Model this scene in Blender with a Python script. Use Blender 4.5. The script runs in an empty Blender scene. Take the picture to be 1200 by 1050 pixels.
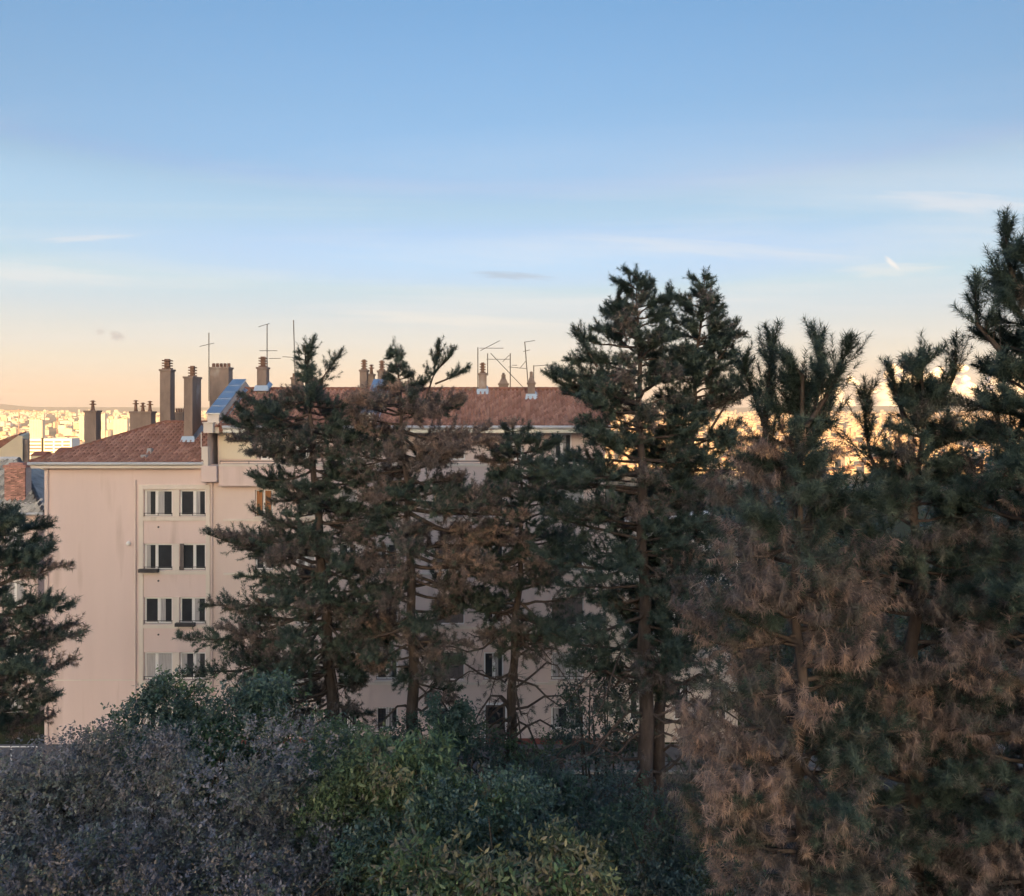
import bpy, bmesh, math, random
import numpy as np
from mathutils import Vector, Matrix

sc = bpy.context.scene
C = sc.collection
R = math.radians
F = 1000.0            # focal length in photo pixels (photo is 1200 wide)
HZ = 475.0            # photo row of the eye level
EYE = 18.4            # eye height above the street
FACADE = 46.0         # distance to the apartment facade

# ------------------------------------------------------------------ camera
cam = bpy.data.cameras.new('camera')
cam.sensor_fit = 'HORIZONTAL'; cam.sensor_width = 36.0
cam.lens = 36.0 * F / 1200.0
cam.shift_y = -(525.0 - HZ) / 1200.0
cam.clip_start = 0.1; cam.clip_end = 60000
cam_o = bpy.data.objects.new('camera', cam); C.objects.link(cam_o)
cam_o.location = (0, 0, EYE); cam_o.rotation_euler = (math.pi/2, 0, 0)
sc.camera = cam_o

# ------------------------------------------------------------------ world, sun, exposure
SUN_EL = 6.0
SUN_AZ = 180.0
w = bpy.data.worlds.new('World'); sc.world = w; w.use_nodes = True
nt = w.node_tree; N = nt.nodes; L = nt.links
bg = N['Background']
sky = N.new('ShaderNodeTexSky'); sky.sky_type = 'NISHITA'; sky.sun_disc = False
sky.sun_elevation = R(SUN_EL); sky.sun_rotation = R(SUN_AZ); sky.altitude = 200
sky.air_density = 1.0; sky.dust_density = 10.0; sky.ozone_density = 2.0
tc = N.new('ShaderNodeTexCoord'); sep = N.new('ShaderNodeSeparateXYZ'); L.new(tc.outputs['Generated'], sep.inputs[0])
EXPO = 2.25
ramp = N.new('ShaderNodeValToRGB'); L.new(sep.outputs[2], ramp.inputs[0])     # clear-air tint with height above the horizon
el = ramp.color_ramp.elements
el[0].position = 0.0; el[0].color = (2.0, 1.9, 2.2, 1)
el[1].position = 1.0; el[1].color = (0.73, 0.87, 0.97, 1)
for p, c in ((0.14, (1.9, 1.8, 2.1, 1)), (0.22, (1.12, 1.10, 1.20, 1)), (0.326, (0.90, 0.96, 1.03, 1)), (0.423, (0.74, 0.88, 0.97, 1))):
    e = el.new(p); e.color = c
mul0 = N.new('ShaderNodeMix'); mul0.data_type = 'RGBA'; mul0.blend_type = 'MULTIPLY'; mul0.inputs[0].default_value = 1.0
L.new(sky.outputs[0], mul0.inputs[6]); L.new(ramp.outputs[0], mul0.inputs[7])
# dusty band of evening haze along the whole horizon
hr = N.new('ShaderNodeValToRGB'); L.new(sep.outputs[2], hr.inputs[0]); he = hr.color_ramp.elements
he[0].position = 0.0; he[0].color = (0.95, 0.69, 0.50, 1); he[1].position = 0.26; he[1].color = (0.40, 0.63, 0.87, 1)
for p, c in ((0.024, (0.96, 0.76, 0.56, 1)), (0.05, (0.90, 0.81, 0.66, 1)), (0.078, (0.80, 0.80, 0.74, 1)), (0.11, (0.67, 0.77, 0.82, 1)), (0.14, (0.57, 0.76, 0.86, 1)), (0.20, (0.46, 0.68, 0.87, 1))):
    e = he.new(p); e.color = c
hs_ = N.new('ShaderNodeVectorMath'); hs_.operation = 'SCALE'; hs_.inputs['Scale'].default_value = 10.0/2**EXPO; L.new(hr.outputs[0], hs_.inputs[0])
hf = N.new('ShaderNodeMapRange'); hf.interpolation_type = 'SMOOTHSTEP'; hf.inputs[1].default_value = 0.21; hf.inputs[2].default_value = 0.42; hf.inputs[3].default_value = 1.0; hf.inputs[4].default_value = 0.0; L.new(sep.outputs[2], hf.inputs[0])
hb = N.new('ShaderNodeVectorMath'); hb.operation = 'SCALE'; L.new(hs_.outputs[0], hb.inputs[0]); L.new(hf.outputs[0], hb.inputs['Scale'])
mul = N.new('ShaderNodeMix'); mul.data_type = 'RGBA'; mul.blend_type = 'LIGHTEN'; mul.inputs[0].default_value = 1.0; L.new(mul0.outputs[2], mul.inputs[6]); L.new(hb.outputs[0], mul.inputs[7])
# thin high cirrus, laid out on a flat layer above the land
mx = N.new('ShaderNodeMath'); mx.operation = 'MAXIMUM'; mx.inputs[1].default_value = 0.03; L.new(sep.outputs[2], mx.inputs[0])
zz = N.new('ShaderNodeMath'); zz.operation = 'ADD'; zz.inputs[1].default_value = 0.06; L.new(mx.outputs[0], zz.inputs[0])
dx = N.new('ShaderNodeMath'); dx.operation = 'DIVIDE'; L.new(sep.outputs[0], dx.inputs[0]); L.new(zz.outputs[0], dx.inputs[1])
dy = N.new('ShaderNodeMath'); dy.operation = 'DIVIDE'; L.new(sep.outputs[1], dy.inputs[0]); L.new(zz.outputs[0], dy.inputs[1])
cmb = N.new('ShaderNodeCombineXYZ'); L.new(dx.outputs[0], cmb.inputs[0]); L.new(dy.outputs[0], cmb.inputs[1])
mp = N.new('ShaderNodeMapping'); mp.inputs['Scale'].default_value = (0.22, 0.85, 1); mp.inputs['Rotation'].default_value = (0, 0, R(9)); mp.inputs['Location'].default_value = (1.3, 0.35, 0)
L.new(cmb.outputs[0], mp.inputs[0])
nz = N.new('ShaderNodeTexNoise'); nz.inputs['Scale'].default_value = 1.15; nz.inputs['Detail'].default_value = 9; nz.inputs['Roughness'].default_value = 0.60; nz.inputs['Distortion'].default_value = 0.5
L.new(mp.outputs[0], nz.inputs['Vector'])
cr = N.new('ShaderNodeValToRGB'); L.new(nz.outputs[0], cr.inputs[0])
cr.color_ramp.elements[0].position = 0.45; cr.color_ramp.elements[0].color = (0, 0, 0, 1)
cr.color_ramp.elements[1].position = 0.78; cr.color_ramp.elements[1].color = (0.62, 0.62, 0.62, 1)
fade = N.new('ShaderNodeMapRange'); fade.inputs[1].default_value = 0.02; fade.inputs[2].default_value = 0.12; L.new(sep.outputs[2], fade.inputs[0])
fade2 = N.new('ShaderNodeMapRange'); fade2.inputs[1].default_value = 0.33; fade2.inputs[2].default_value = 0.15; L.new(sep.outputs[2], fade2.inputs[0])
m1 = N.new('ShaderNodeMath'); m1.operation = 'MULTIPLY'; L.new(cr.outputs[0], m1.inputs[0]); L.new(fade.outputs[0], m1.inputs[1])
m2 = N.new('ShaderNodeMath'); m2.operation = 'MULTIPLY'; L.new(m1.outputs[0], m2.inputs[0]); L.new(fade2.outputs[0], m2.inputs[1])
cir = N.new('ShaderNodeMix'); cir.data_type = 'RGBA'; cir.blend_type = 'MIX'
cir.inputs[7].default_value = (1.95, 1.87, 1.80, 1)
L.new(m2.outputs[0], cir.inputs[0]); L.new(mul.outputs[2], cir.inputs[6])
# single wisps: a bright hook, a thin contrail, two small dusky cloudlets
fy = N.new('ShaderNodeMath'); fy.operation = 'MAXIMUM'; fy.inputs[1].default_value = 0.05; L.new(sep.outputs[1], fy.inputs[0])
ux = N.new('ShaderNodeMath'); ux.operation = 'DIVIDE'; L.new(sep.outputs[0], ux.inputs[0]); L.new(fy.outputs[0], ux.inputs[1])
uz = N.new('ShaderNodeMath'); uz.operation = 'DIVIDE'; L.new(sep.outputs[2], uz.inputs[0]); L.new(fy.outputs[0], uz.inputs[1])
uv = N.new('ShaderNodeCombineXYZ'); L.new(ux.outputs[0], uv.inputs[0]); L.new(uz.outputs[0], uv.inputs[1])
last = cir.outputs[2]
for cx_, cy_, a_, b_, rot, col_, amt, nsc in ((1046,309,15,3.6,-42,(2.5,2.35,2.2,1),0.8,90),(1050,316,80,9,2,(2.3,2.2,2.05,1),0.4,30),(105,279,75,4,3,(2.2,2.1,2.05,1),0.42,20),(603,323,60,5,-3,(1.15,1.3,1.5,1),0.55,34),(138,394,12,6,-15,(1.45,1.35,1.3,1),0.7,60),(118,389,7,4,0,(1.45,1.35,1.3,1),0.6,80),(1140,238,130,14,-3,(2.2,2.1,2.1,1),0.40,16),(40,320,150,12,-4,(2.2,2.15,2.05,1),0.32,14),(850,292,200,10,-4,(2.1,2.1,2.1,1),0.35,10),(540,375,170,8,-3,(2.35,2.2,1.95,1),0.4,12)):
    mp_ = N.new('ShaderNodeMapping'); mp_.vector_type = 'TEXTURE'; L.new(uv.outputs[0], mp_.inputs[0])
    mp_.inputs['Location'].default_value = ((cx_-600)/F, (HZ-cy_)/F, 0); mp_.inputs['Scale'].default_value = (a_/F, b_/F, 1); mp_.inputs['Rotation'].default_value = (0,0,R(rot))
    nn_ = N.new('ShaderNodeTexNoise'); nn_.inputs['Scale'].default_value = 1.4; nn_.inputs['Detail'].default_value = 6; L.new(mp_.outputs[0], nn_.inputs['Vector'])
    wv = N.new('ShaderNodeVectorMath'); wv.operation = 'MULTIPLY_ADD'; L.new(nn_.outputs['Color'], wv.inputs[0]); wv.inputs[1].default_value = (1.7,2.2,0); L.new(mp_.outputs[0], wv.inputs[2])
    sv = N.new('ShaderNodeVectorMath'); sv.operation = 'SUBTRACT'; L.new(wv.outputs[0], sv.inputs[0]); sv.inputs[1].default_value = (0.85,1.1,0)
    gr_ = N.new('ShaderNodeTexGradient'); gr_.gradient_type = 'SPHERICAL'; L.new(sv.outputs[0], gr_.inputs[0])
    ra_ = N.new('ShaderNodeMapRange'); ra_.interpolation_type = 'SMOOTHSTEP'; ra_.inputs[2].default_value = 0.7; ra_.inputs[4].default_value = amt; L.new(gr_.outputs['Fac'], ra_.inputs[0])
    mw = N.new('ShaderNodeMix'); mw.data_type = 'RGBA'; L.new(ra_.outputs[0], mw.inputs[0]); L.new(last, mw.inputs[6]); mw.inputs[7].default_value = tuple(q*0.87 for q in col_[:3])+(1,); last = mw.outputs[2]
L.new(last, bg.inputs[0]); bg.inputs[1].default_value = 0.1

sun = bpy.data.lights.new('sun', 'SUN'); sun.energy = 2.8; sun.angle = R(0.5); sun.color = (1.0, 0.57, 0.19)
sun_o = bpy.data.objects.new('sun', sun); C.objects.link(sun_o)
sd = Vector((math.sin(R(SUN_AZ))*math.cos(R(SUN_EL)), math.cos(R(SUN_AZ))*math.cos(R(SUN_EL)), math.sin(R(SUN_EL))))   # towards the sun
sun_o.rotation_euler = sd.to_track_quat('Z', 'Y').to_euler(); sun_o.location = (0, -50, 200)

sc.view_settings.view_transform = 'Standard'; sc.view_settings.look = 'None'
sc.view_settings.gamma = 1.0; sc.view_settings.use_curve_mapping = False
sc.view_settings.exposure = EXPO
sc.render.engine = 'CYCLES'
sc.cycles.use_denoising = True; sc.cycles.use_adaptive_sampling = True; sc.cycles.adaptive_threshold = 0.02
sc.cycles.max_bounces = 6; sc.cycles.diffuse_bounces = 4; sc.cycles.glossy_bounces = 2; sc.cycles.transmission_bounces = 3
sc.cycles.transparent_max_bounces = 4; sc.cycles.volume_bounces = 0
sc.cycles.sample_clamp_indirect = 6

# ------------------------------------------------------------------ helpers
def px(x, y, D):
    """Photo pixel at distance D (metres ahead) -> world point."""
    return Vector(((x-600)*D/F, D, EYE-(y-HZ)*D/F))
def fx(x, D=FACADE): return (x-600)*D/F
def fz(y, D=FACADE): return EYE-(y-HZ)*D/F

class MB:
    def __init__(s): s.v = []; s.f = []; s.m = []; s.cur = 0
    def add(s, vs, fs):
        o = len(s.v); s.v += [tuple(p) for p in vs]
        for f in fs: s.f.append(tuple(i+o for i in f)); s.m.append(s.cur)
    def box(s, x0, x1, y0, y1, z0, z1):
        s.add([(x0,y0,z0),(x1,y0,z0),(x1,y1,z0),(x0,y1,z0),(x0,y0,z1),(x1,y0,z1),(x1,y1,z1),(x0,y1,z1)],
              [(0,3,2,1),(4,5,6,7),(0,1,5,4),(1,2,6,5),(2,3,7,6),(3,0,4,7)])
    def obox(s, c, sx, sy, sz, rz=0.0, taper=1.0):
        ca, sa = math.cos(rz), math.sin(rz); P = []
        for z, k in ((0,1.0),(sz,taper)):
            for a, b in ((-1,-1),(1,-1),(1,1),(-1,1)):
                x, y = a*sx/2*k, b*sy/2*k
                P.append((c[0]+x*ca-y*sa, c[1]+x*sa+y*ca, c[2]+z))
        s.add(P, [(0,3,2,1),(4,5,6,7),(0,1,5,4),(1,2,6,5),(2,3,7,6),(3,0,4,7)])
    def tube(s, pts, rad, n=6, cap=True):
        pts = [Vector(p) for p in pts]
        if not hasattr(rad, '__len__'): rad = [rad]*len(pts)
        o = len(s.v); k = len(pts); up = Vector((0.3,0.2,0.93)); prev = None
        for i, p in enumerate(pts):
            t = (pts[min(i+1,k-1)]-pts[max(i-1,0)]).normalized()
            a = (prev if prev is not None else t.cross(up) if abs(t.dot(up)) < 0.95 else t.cross(Vector((1,0,0))))
            a = (a - t*a.dot(t)).normalized(); prev = a; b = t.cross(a)
            for j in range(n):
                g = 2*math.pi*j/n; s.v.append(tuple(p+(a*math.cos(g)+b*math.sin(g))*rad[i]))
        for i in range(k-1):
            for j in range(n):
                j2 = (j+1) % n
                s.f.append((o+i*n+j, o+i*n+j2, o+(i+1)*n+j2, o+(i+1)*n+j)); s.m.append(s.cur)
        if cap:
            s.f.append(tuple(o+j for j in range(n-1,-1,-1))); s.m.append(s.cur)
            s.f.append(tuple(o+(k-1)*n+j for j in range(n))); s.m.append(s.cur)
    def lathe(s, c, prof, n=12):
        o = len(s.v)
        for r, z in prof:
            for j in range(n):
                g = 2*math.pi*j/n; s.v.append((c[0]+r*math.cos(g), c[1]+r*math.sin(g), c[2]+z))
        for i in range(len(prof)-1):
            for j in range(n):
                j2 = (j+1) % n; s.f.append((o+i*n+j, o+i*n+j2, o+(i+1)*n+j2, o+(i+1)*n+j)); s.m.append(s.cur)
        s.f.append(tuple(o+j for j in range(n-1,-1,-1))); s.m.append(s.cur)
        s.f.append(tuple(o+(len(prof)-1)*n+j for j in range(n))); s.m.append(s.cur)
    def prism(s, poly, y0, y1):
        """poly of (x, z), extruded from y0 to y1"""
        n = len(poly)
        s.add([(a,y0,b) for a,b in poly]+[(a,y1,b) for a,b in poly],
              [tuple(range(n)), tuple(range(2*n-1,n-1,-1))]+[(i,(i+1)%n+0,(i+1)%n+n,i+n)[::-1] for i in range(n)])
    def build(s, name, mats, parent=None, smooth=False, loc=None, bevel=0.0):
        me = bpy.data.meshes.new(name); me.from_pydata(s.v, [], s.f)
        for m in (mats if isinstance(mats, (list,tuple)) else [mats]): me.materials.append(m)
        if any(s.m): me.polygons.foreach_set('material_index', s.m)
        if smooth: me.polygons.foreach_set('use_smooth', [True]*len(s.f))
        me.update()
        o = bpy.data.objects.new(name, me); C.objects.link(o)
        if parent is not None: o.parent = parent; o.matrix_parent_inverse = Matrix.Translation(-parent.location)
        if loc is not None: o.location = loc
        if bevel:
            b = o.modifiers.new('bevel', 'BEVEL'); b.width = bevel; b.segments = 2; b.limit_method = 'ANGLE'
        return o

def tag(o, label=None, cat=None, group=None, kind=None):
    if label: o['label'] = label
    if cat: o['category'] = cat
    if group: o['group'] = group
    if kind: o['kind'] = kind
    return o
def empty(name, loc=(0,0,0)):
    o = bpy.data.objects.new(name, None); C.objects.link(o); o.location = loc; o.empty_display_size = 0.3
    return o
def npmesh(name, V, Fc, mat, parent=None, col=None, smooth=False):
    """numpy verts (n,3), faces (m,3) triangles, optional per-vertex colour"""
    me = bpy.data.meshes.new(name); nv, nf = len(V), len(Fc)
    me.vertices.add(nv); me.vertices.foreach_set('co', np.ascontiguousarray(V, dtype=np.float32).ravel())
    me.loops.add(nf*3); me.loops.foreach_set('vertex_index', np.ascontiguousarray(Fc, dtype=np.int32).ravel())
    me.polygons.add(nf); me.polygons.foreach_set('loop_start', np.arange(0, nf*3, 3, dtype=np.int32))
    if smooth: me.polygons.foreach_set('use_smooth', np.ones(nf, dtype=bool))
    me.update(calc_edges=True)
    if col is not None:
        a = me.color_attributes.new('tint', 'FLOAT_COLOR', 'POINT')
        c4 = np.ones((nv,4), dtype=np.float32); c4[:,:3] = col; a.data.foreach_set('color', c4.ravel())
    me.materials.append(mat)
    o = bpy.data.objects.new(name, me); C.objects.link(o)
    if parent is not None: o.parent = parent; o.matrix_parent_inverse = Matrix.Translation(-parent.location)
    return o

# ------------------------------------------------------------------ materials
def mat(name, col, rough=0.8, var=0.12, scale=3.0, bump=0.0, bscale=None, metal=0.0, spec=0.3, stain=None, coords='Object', stretch=(1,1,1)):
    m = bpy.data.materials.new(name); m.use_nodes = True; t = m.node_tree; n = t.nodes; l = t.links
    b = n['Principled BSDF']; b.inputs['Roughness'].default_value = rough; b.inputs['Metallic'].default_value = metal
    b.inputs['Specular IOR Level'].default_value = spec
    c = n.new('ShaderNodeTexCoord'); mpp = n.new('ShaderNodeMapping'); l.new(c.outputs[coords], mpp.inputs[0]); mpp.inputs['Scale'].default_value = stretch
    z = n.new('ShaderNodeTexNoise'); z.inputs['Scale'].default_value = scale; z.inputs['Detail'].default_value = 6; z.inputs['Roughness'].default_value = 0.6
    l.new(mpp.outputs[0], z.inputs['Vector'])
    r = n.new('ShaderNodeValToRGB'); l.new(z.outputs[0], r.inputs[0])
    r.color_ramp.elements[0].position = 0.28; r.color_ramp.elements[0].color = tuple(x*(1-var) for x in col)+(1,)
    r.color_ramp.elements[1].position = 0.72; r.color_ramp.elements[1].color = tuple(min(1,x*(1+var)) for x in col)+(1,)
    out = r.outputs[0]
    if stain:
        z2 = n.new('ShaderNodeTexNoise'); z2.inputs['Scale'].default_value = stain[1]; z2.inputs['Detail'].default_value = 8; l.new(mpp.outputs[0], z2.inputs['Vector'])
        r2 = n.new('ShaderNodeValToRGB'); l.new(z2.outputs[0], r2.inputs[0])
        r2.color_ramp.elements[0].position = stain[2]; r2.color_ramp.elements[1].position = stain[2]+0.12
        mm = n.new('ShaderNodeMix'); mm.data_type = 'RGBA'; l.new(r2.outputs[0], mm.inputs[0]); l.new(out, mm.inputs[6]); mm.inputs[7].default_value = stain[0]+(1,)
        out = mm.outputs[2]
    l.new(out, b.inputs['Base Color'])
    if bump:
        z3 = n.new('ShaderNodeTexNoise'); z3.inputs['Scale'].default_value = bscale or scale*8; z3.inputs['Detail'].default_value = 4; l.new(mpp.outputs[0], z3.inputs['Vector'])
        bp = n.new('ShaderNodeBump'); bp.inputs['Strength'].default_value = bump; bp.inputs['Distance'].default_value = 0.02
        l.new(z3.outputs[0], bp.inputs['Height']); l.new(bp.outputs[0], b.inputs['Normal'])
    return m

def leaf_mat(name, rough=0.6, trans=0.15, spec=0.25):
    m = bpy.data.materials.new(name); m.use_nodes = True; t = m.node_tree; n = t.nodes; l = t.links
    b = n['Principled BSDF']; b.inputs['Roughness'].default_value = rough; b.inputs['Specular IOR Level'].default_value = spec
    a = n.new('ShaderNodeAttribute'); a.attribute_name = 'tint'; l.new(a.outputs['Color'], b.inputs['Base Color'])
    if trans:
        tr = n.new('ShaderNodeBsdfTranslucent'); l.new(a.outputs['Color'], tr.inputs[0])
        mxs = n.new('ShaderNodeMixShader'); mxs.inputs[0].default_value = trans
        l.new(b.outputs[0], mxs.inputs[1]); l.new(tr.outputs[0], mxs.inputs[2]); l.new(mxs.outputs[0], n['Material Output'].inputs[0])
    return m

M = {}
M['pink'] = mat('pink_render', (0.77, 0.64, 0.622), 0.9, 0.07, 0.5, 0.3, 14, stain=((0.64,0.52,0.49), 1.0, 0.56), stretch=(1,1,0.12))
M['pink2'] = mat('rose_render', (0.77, 0.65, 0.615), 0.9, 0.08, 0.4, 0.25, 14, stain=((0.62,0.52,0.50), 0.8, 0.60), stretch=(1,1,0.35))
M['trim'] = mat('pale_trim', (0.76, 0.70, 0.65), 0.85, 0.08, 1.2, 0.15, stain=((0.42,0.38,0.35), 0.8, 0.66), stretch=(1,1,0.4))
M['cream'] = mat('cream_render', (0.72, 0.62, 0.46), 0.9, 0.06, 0.6, 0.2)
M['blind'] = mat('cream_blind', (0.76, 0.70, 0.58), 0.8, 0.04, 1.0)
M['tile'] = mat('terracotta_tile', (0.30, 0.115, 0.085), 0.85, 0.45, 2.6, 0.3, 30, stain=((0.17,0.10,0.09), 1.1, 0.60))
M['ridge'] = mat('ridge_tile', (0.27, 0.13, 0.10), 0.85, 0.3, 4, 0.3, stain=((0.25,0.24,0.18), 1.6, 0.58))
M['graytile'] = mat('grey_tile', (0.34, 0.34, 0.34), 0.85, 0.3, 2.5, 0.3)
M['zinc'] = mat('zinc_sheet', (0.50, 0.56, 0.62), 0.38, 0.10, 1.5, 0.1, metal=0.85)
M['gutter'] = mat('gutter_zinc', (0.62, 0.64, 0.68), 0.5, 0.10, 2.0, metal=0.3)
M['gutter2'] = mat('vent_zinc', (0.36,0.38,0.42), 0.6, 0.15, 3, metal=0.2)
M['chim'] = mat('chimney_render', (0.30, 0.235, 0.205), 0.92, 0.22, 1.6, 0.5, 12, stain=((0.47,0.42,0.39), 0.9, 0.60), stretch=(1,1,0.5))
M['pot'] = mat('chimney_pot', (0.24, 0.15, 0.12), 0.85, 0.35, 5, 0.3)
M['brick'] = mat('red_brick', (0.40, 0.215, 0.18), 0.9, 0.3, 8, 0.4)
_t = M['brick'].node_tree; _oi = _t.nodes.new('ShaderNodeObjectInfo'); _hv = _t.nodes.new('ShaderNodeHueSaturation')
_mr = _t.nodes.new('ShaderNodeMapRange'); _mr.inputs[3].default_value = 0.6; _mr.inputs[4].default_value = 1.7; _t.links.new(_oi.outputs['Random'], _mr.inputs[0]); _t.links.new(_mr.outputs[0], _hv.inputs['Value'])
_b = _t.nodes['Principled BSDF']; _src = _b.inputs['Base Color'].links[0].from_socket; _t.links.new(_src, _hv.inputs['Color']); _t.links.new(_hv.outputs[0], _b.inputs['Base Color'])
M['mortar'] = mat('mortar', (0.58, 0.50, 0.46), 0.95, 0.15, 9, 0.3)
M['white'] = mat('white_frame', (0.84, 0.85, 0.86), 0.5, 0.04, 3)
M['glass'] = mat('window_glass', (0.045, 0.05, 0.06), 0.10, 0.3, 0.8, spec=0.6)
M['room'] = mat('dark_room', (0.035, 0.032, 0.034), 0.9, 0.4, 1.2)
M['curtain'] = mat('curtain', (0.44, 0.44, 0.46), 0.9, 0.3, 9, stretch=(3,1,0.1))
M['shutter'] = mat('grey_shutter', (0.17, 0.15, 0.15), 0.7, 0.2, 3)
M['wood'] = mat('brown_shutter', (0.38, 0.17, 0.07), 0.6, 0.25, 6, stretch=(4,1,0.3))
M['metal'] = mat('dark_metal', (0.09, 0.09, 0.10), 0.5, 0.2, 5, metal=0.6)
M['mast'] = mat('aerial_metal', (0.16, 0.15, 0.15), 0.5, 0.2, 5, metal=0.5)
M['bark'] = mat('pine_bark', (0.105, 0.083, 0.075), 0.95, 0.5, 6, 1.0, 9, stretch=(1,1,0.25))
M['bark2'] = mat('shrub_bark', (0.09, 0.075, 0.06), 0.95, 0.4, 6, 0.6, 12, stretch=(1,1,0.3))
M['tilec'] = leaf_mat('roof_tile', 0.85, 0.0, 0.2)
M['needle'] = leaf_mat('pine_needles', 0.55, 0.20, 0.3)
M['leaf'] = leaf_mat('broad_leaves', 0.42, 0.22, 0.5)
M['asphalt'] = mat('asphalt', (0.055, 0.055, 0.058), 0.9, 0.25, 1.2, 0.4, 60)
M['pave'] = mat('pavement', (0.20, 0.185, 0.18), 0.9, 0.15, 1.5, 0.3, 40)
M['kerb'] = mat('kerb_stone', (0.42, 0.40, 0.38), 0.9, 0.15, 3, 0.3)
M['wallstone'] = mat('garden_wall', (0.40, 0.34, 0.31), 0.9, 0.2, 1.4, 0.5)
M['plinth'] = mat('plinth_paint', (0.26, 0.10, 0.085), 0.85, 0.2, 2)
M['carmauve'] = mat('mauve_paint', (0.16, 0.11, 0.15), 0.25, 0.05, 1, spec=0.6)
M['carblack'] = mat('black_paint', (0.02, 0.024, 0.024), 0.2, 0.05, 1, spec=0.6)
M['cargrey'] = mat('grey_paint', (0.20, 0.20, 0.23), 0.25, 0.05, 1, spec=0.6)
M['rubber'] = mat('tyre_rubber', (0.02, 0.02, 0.02), 0.8, 0.2, 5)
M['rim'] = mat('wheel_rim', (0.45, 0.45, 0.47), 0.35, 0.1, 5, metal=0.8)
M['lamp'] = mat('lamp_glass', (0.7, 0.7, 0.68), 0.15, 0.05, 5, spec=0.6)
M['flower'] = mat('dry_flowers', (0.30, 0.12, 0.08), 0.9, 0.5, 25)

# ------------------------------------------------------------------ terrain
def smooth(a, b, x):
    t = np.clip((x-a)/(b-a), 0, 1); return t*t*(3-2*t)
def ground_z(x, y):
    x = np.asarray(x, float); y = np.asarray(y, float)
    z = 6.0*(1-smooth(9, 31, y))
    z = z + 134.0*smooth(-40, -1000, y)                                   # the hill at the photographer's back
    z = z - 112.0*smooth(75, 1500, y)**0.8                                # slope down to the plain
    z = z + 42.0*smooth(2600, 11500, y)                                  # the plain lifts a little towards the hills
    return z
def axis(segs):
    out = []
    for a, b, n in segs: out += list(np.linspace(a, b, n, endpoint=False))
    return np.array(out+[segs[-1][1]])
gx = axis([(-12000,-2000,12),(-2000,-200,14),(-200,200,41),(200,2000,14),(2000,12000,12)])
gy = axis([(-1500,-1000,6),(-1000,-40,40),(-40,100,57),(100,1600,45),(1600,11800,24)])
GX, GY = np.meshgrid(gx, gy); GZ = ground_z(GX, GY)
V = np.stack([GX, GY, GZ], -1).reshape(-1,3); nx = len(gx)
ii, jj = np.meshgrid(np.arange(len(gy)-1), np.arange(nx-1), indexing='ij'); a = (ii*nx+jj).ravel()
Fc = np.concatenate([np.stack([a,a+1,a+nx+1],1), np.stack([a,a+nx+1,a+nx],1)])
gm = bpy.data.materials.new('ground'); gm.use_nodes = True
t = gm.node_tree; n = t.nodes; l = t.links; b = n['Principled BSDF']; b.inputs['Roughness'].default_value = 1.0; b.inputs['Specular IOR Level'].default_value = 0.1
g = n.new('ShaderNodeNewGeometry'); sp = n.new('ShaderNodeSeparateXYZ'); l.new(g.outputs['Position'], sp.inputs[0])
near = n.new('ShaderNodeTexNoise'); near.inputs['Scale'].default_value = 1.7; near.inputs['Detail'].default_value = 8; l.new(g.outputs['Position'], near.inputs['Vector'])
nr = n.new('ShaderNodeValToRGB'); l.new(near.outputs[0], nr.inputs[0])
nr.color_ramp.elements[0].position = 0.35; nr.color_ramp.elements[0].color = (0.05,0.042,0.03,1); nr.color_ramp.elements[1].position = 0.65; nr.color_ramp.elements[1].color = (0.06,0.075,0.03,1)
far = n.new('ShaderNodeTexNoise'); far.inputs['Scale'].default_value = 0.006; far.inputs['Detail'].default_value = 8; far.inputs['Roughness'].default_value = 0.65; l.new(g.outputs['Position'], far.inputs['Vector'])
fr = n.new('ShaderNodeValToRGB'); l.new(far.outputs[0], fr.inputs[0])
fr.color_ramp.elements[0].position = 0.38; fr.color_ramp.elements[0].color = (0.09,0.10,0.04,1); fr.color_ramp.elements[1].position = 0.62; fr.color_ramp.elements[1].color = (0.34,0.24,0.15,1)
mr = n.new('ShaderNodeMapRange'); mr.inputs[1].default_value = 120; mr.inputs[2].default_value = 900; l.new(sp.outputs[1], mr.inputs[0])
mm = n.new('ShaderNodeMix'); mm.data_type = 'RGBA'; l.new(mr.outputs[0], mm.inputs[0]); l.new(nr.outputs[0], mm.inputs[6]); l.new(fr.outputs[0], mm.inputs[7]); l.new(mm.outputs[2], b.inputs['Base Color'])
o = npmesh('ground', V, Fc, gm, smooth=True); tag(o, kind='structure')

# far wooded hills that close the plain
def hills():
    rng = np.random.default_rng(5)
    xs = np.linspace(-11500, 11500, 300); rows = []
    ph = rng.uniform(0, 6.28, 8)
    base = sum(np.sin(xs/(5200/(k+1))+ph[k])/(k+1.5) for k in range(8))
    crest = -4 + 8*base + 44*np.exp(-((xs+6950)/330.0)**2) + 14*np.exp(-((xs-5200)/1500.0)**2)
    prof = [(-700,-0.02),(-500,0.25),(-250,0.72),(0,1.0),(150,0.85),(260,-0.02)]
    for d, h in prof:
        rows.append(np.stack([xs, np.full_like(xs, 11450.0+d), -72+np.maximum(10,(crest+72))*h], -1))
    V = np.concatenate(rows); m = len(xs)
    ii, jj = np.meshgrid(np.arange(len(prof)-1), np.arange(m-1), indexing='ij'); a = (ii*m+jj).ravel()
    Fc = np.concatenate([np.stack([a,a+1,a+m+1],1), np.stack([a,a+m+1,a+m],1)])
    hm = mat('wooded_hills', (0.07,0.085,0.055), 1.0, 0.4, 0.004, spec=0.05)
    tag(npmesh('hills', V, Fc, hm, smooth=True), kind='structure')
hills()

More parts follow.
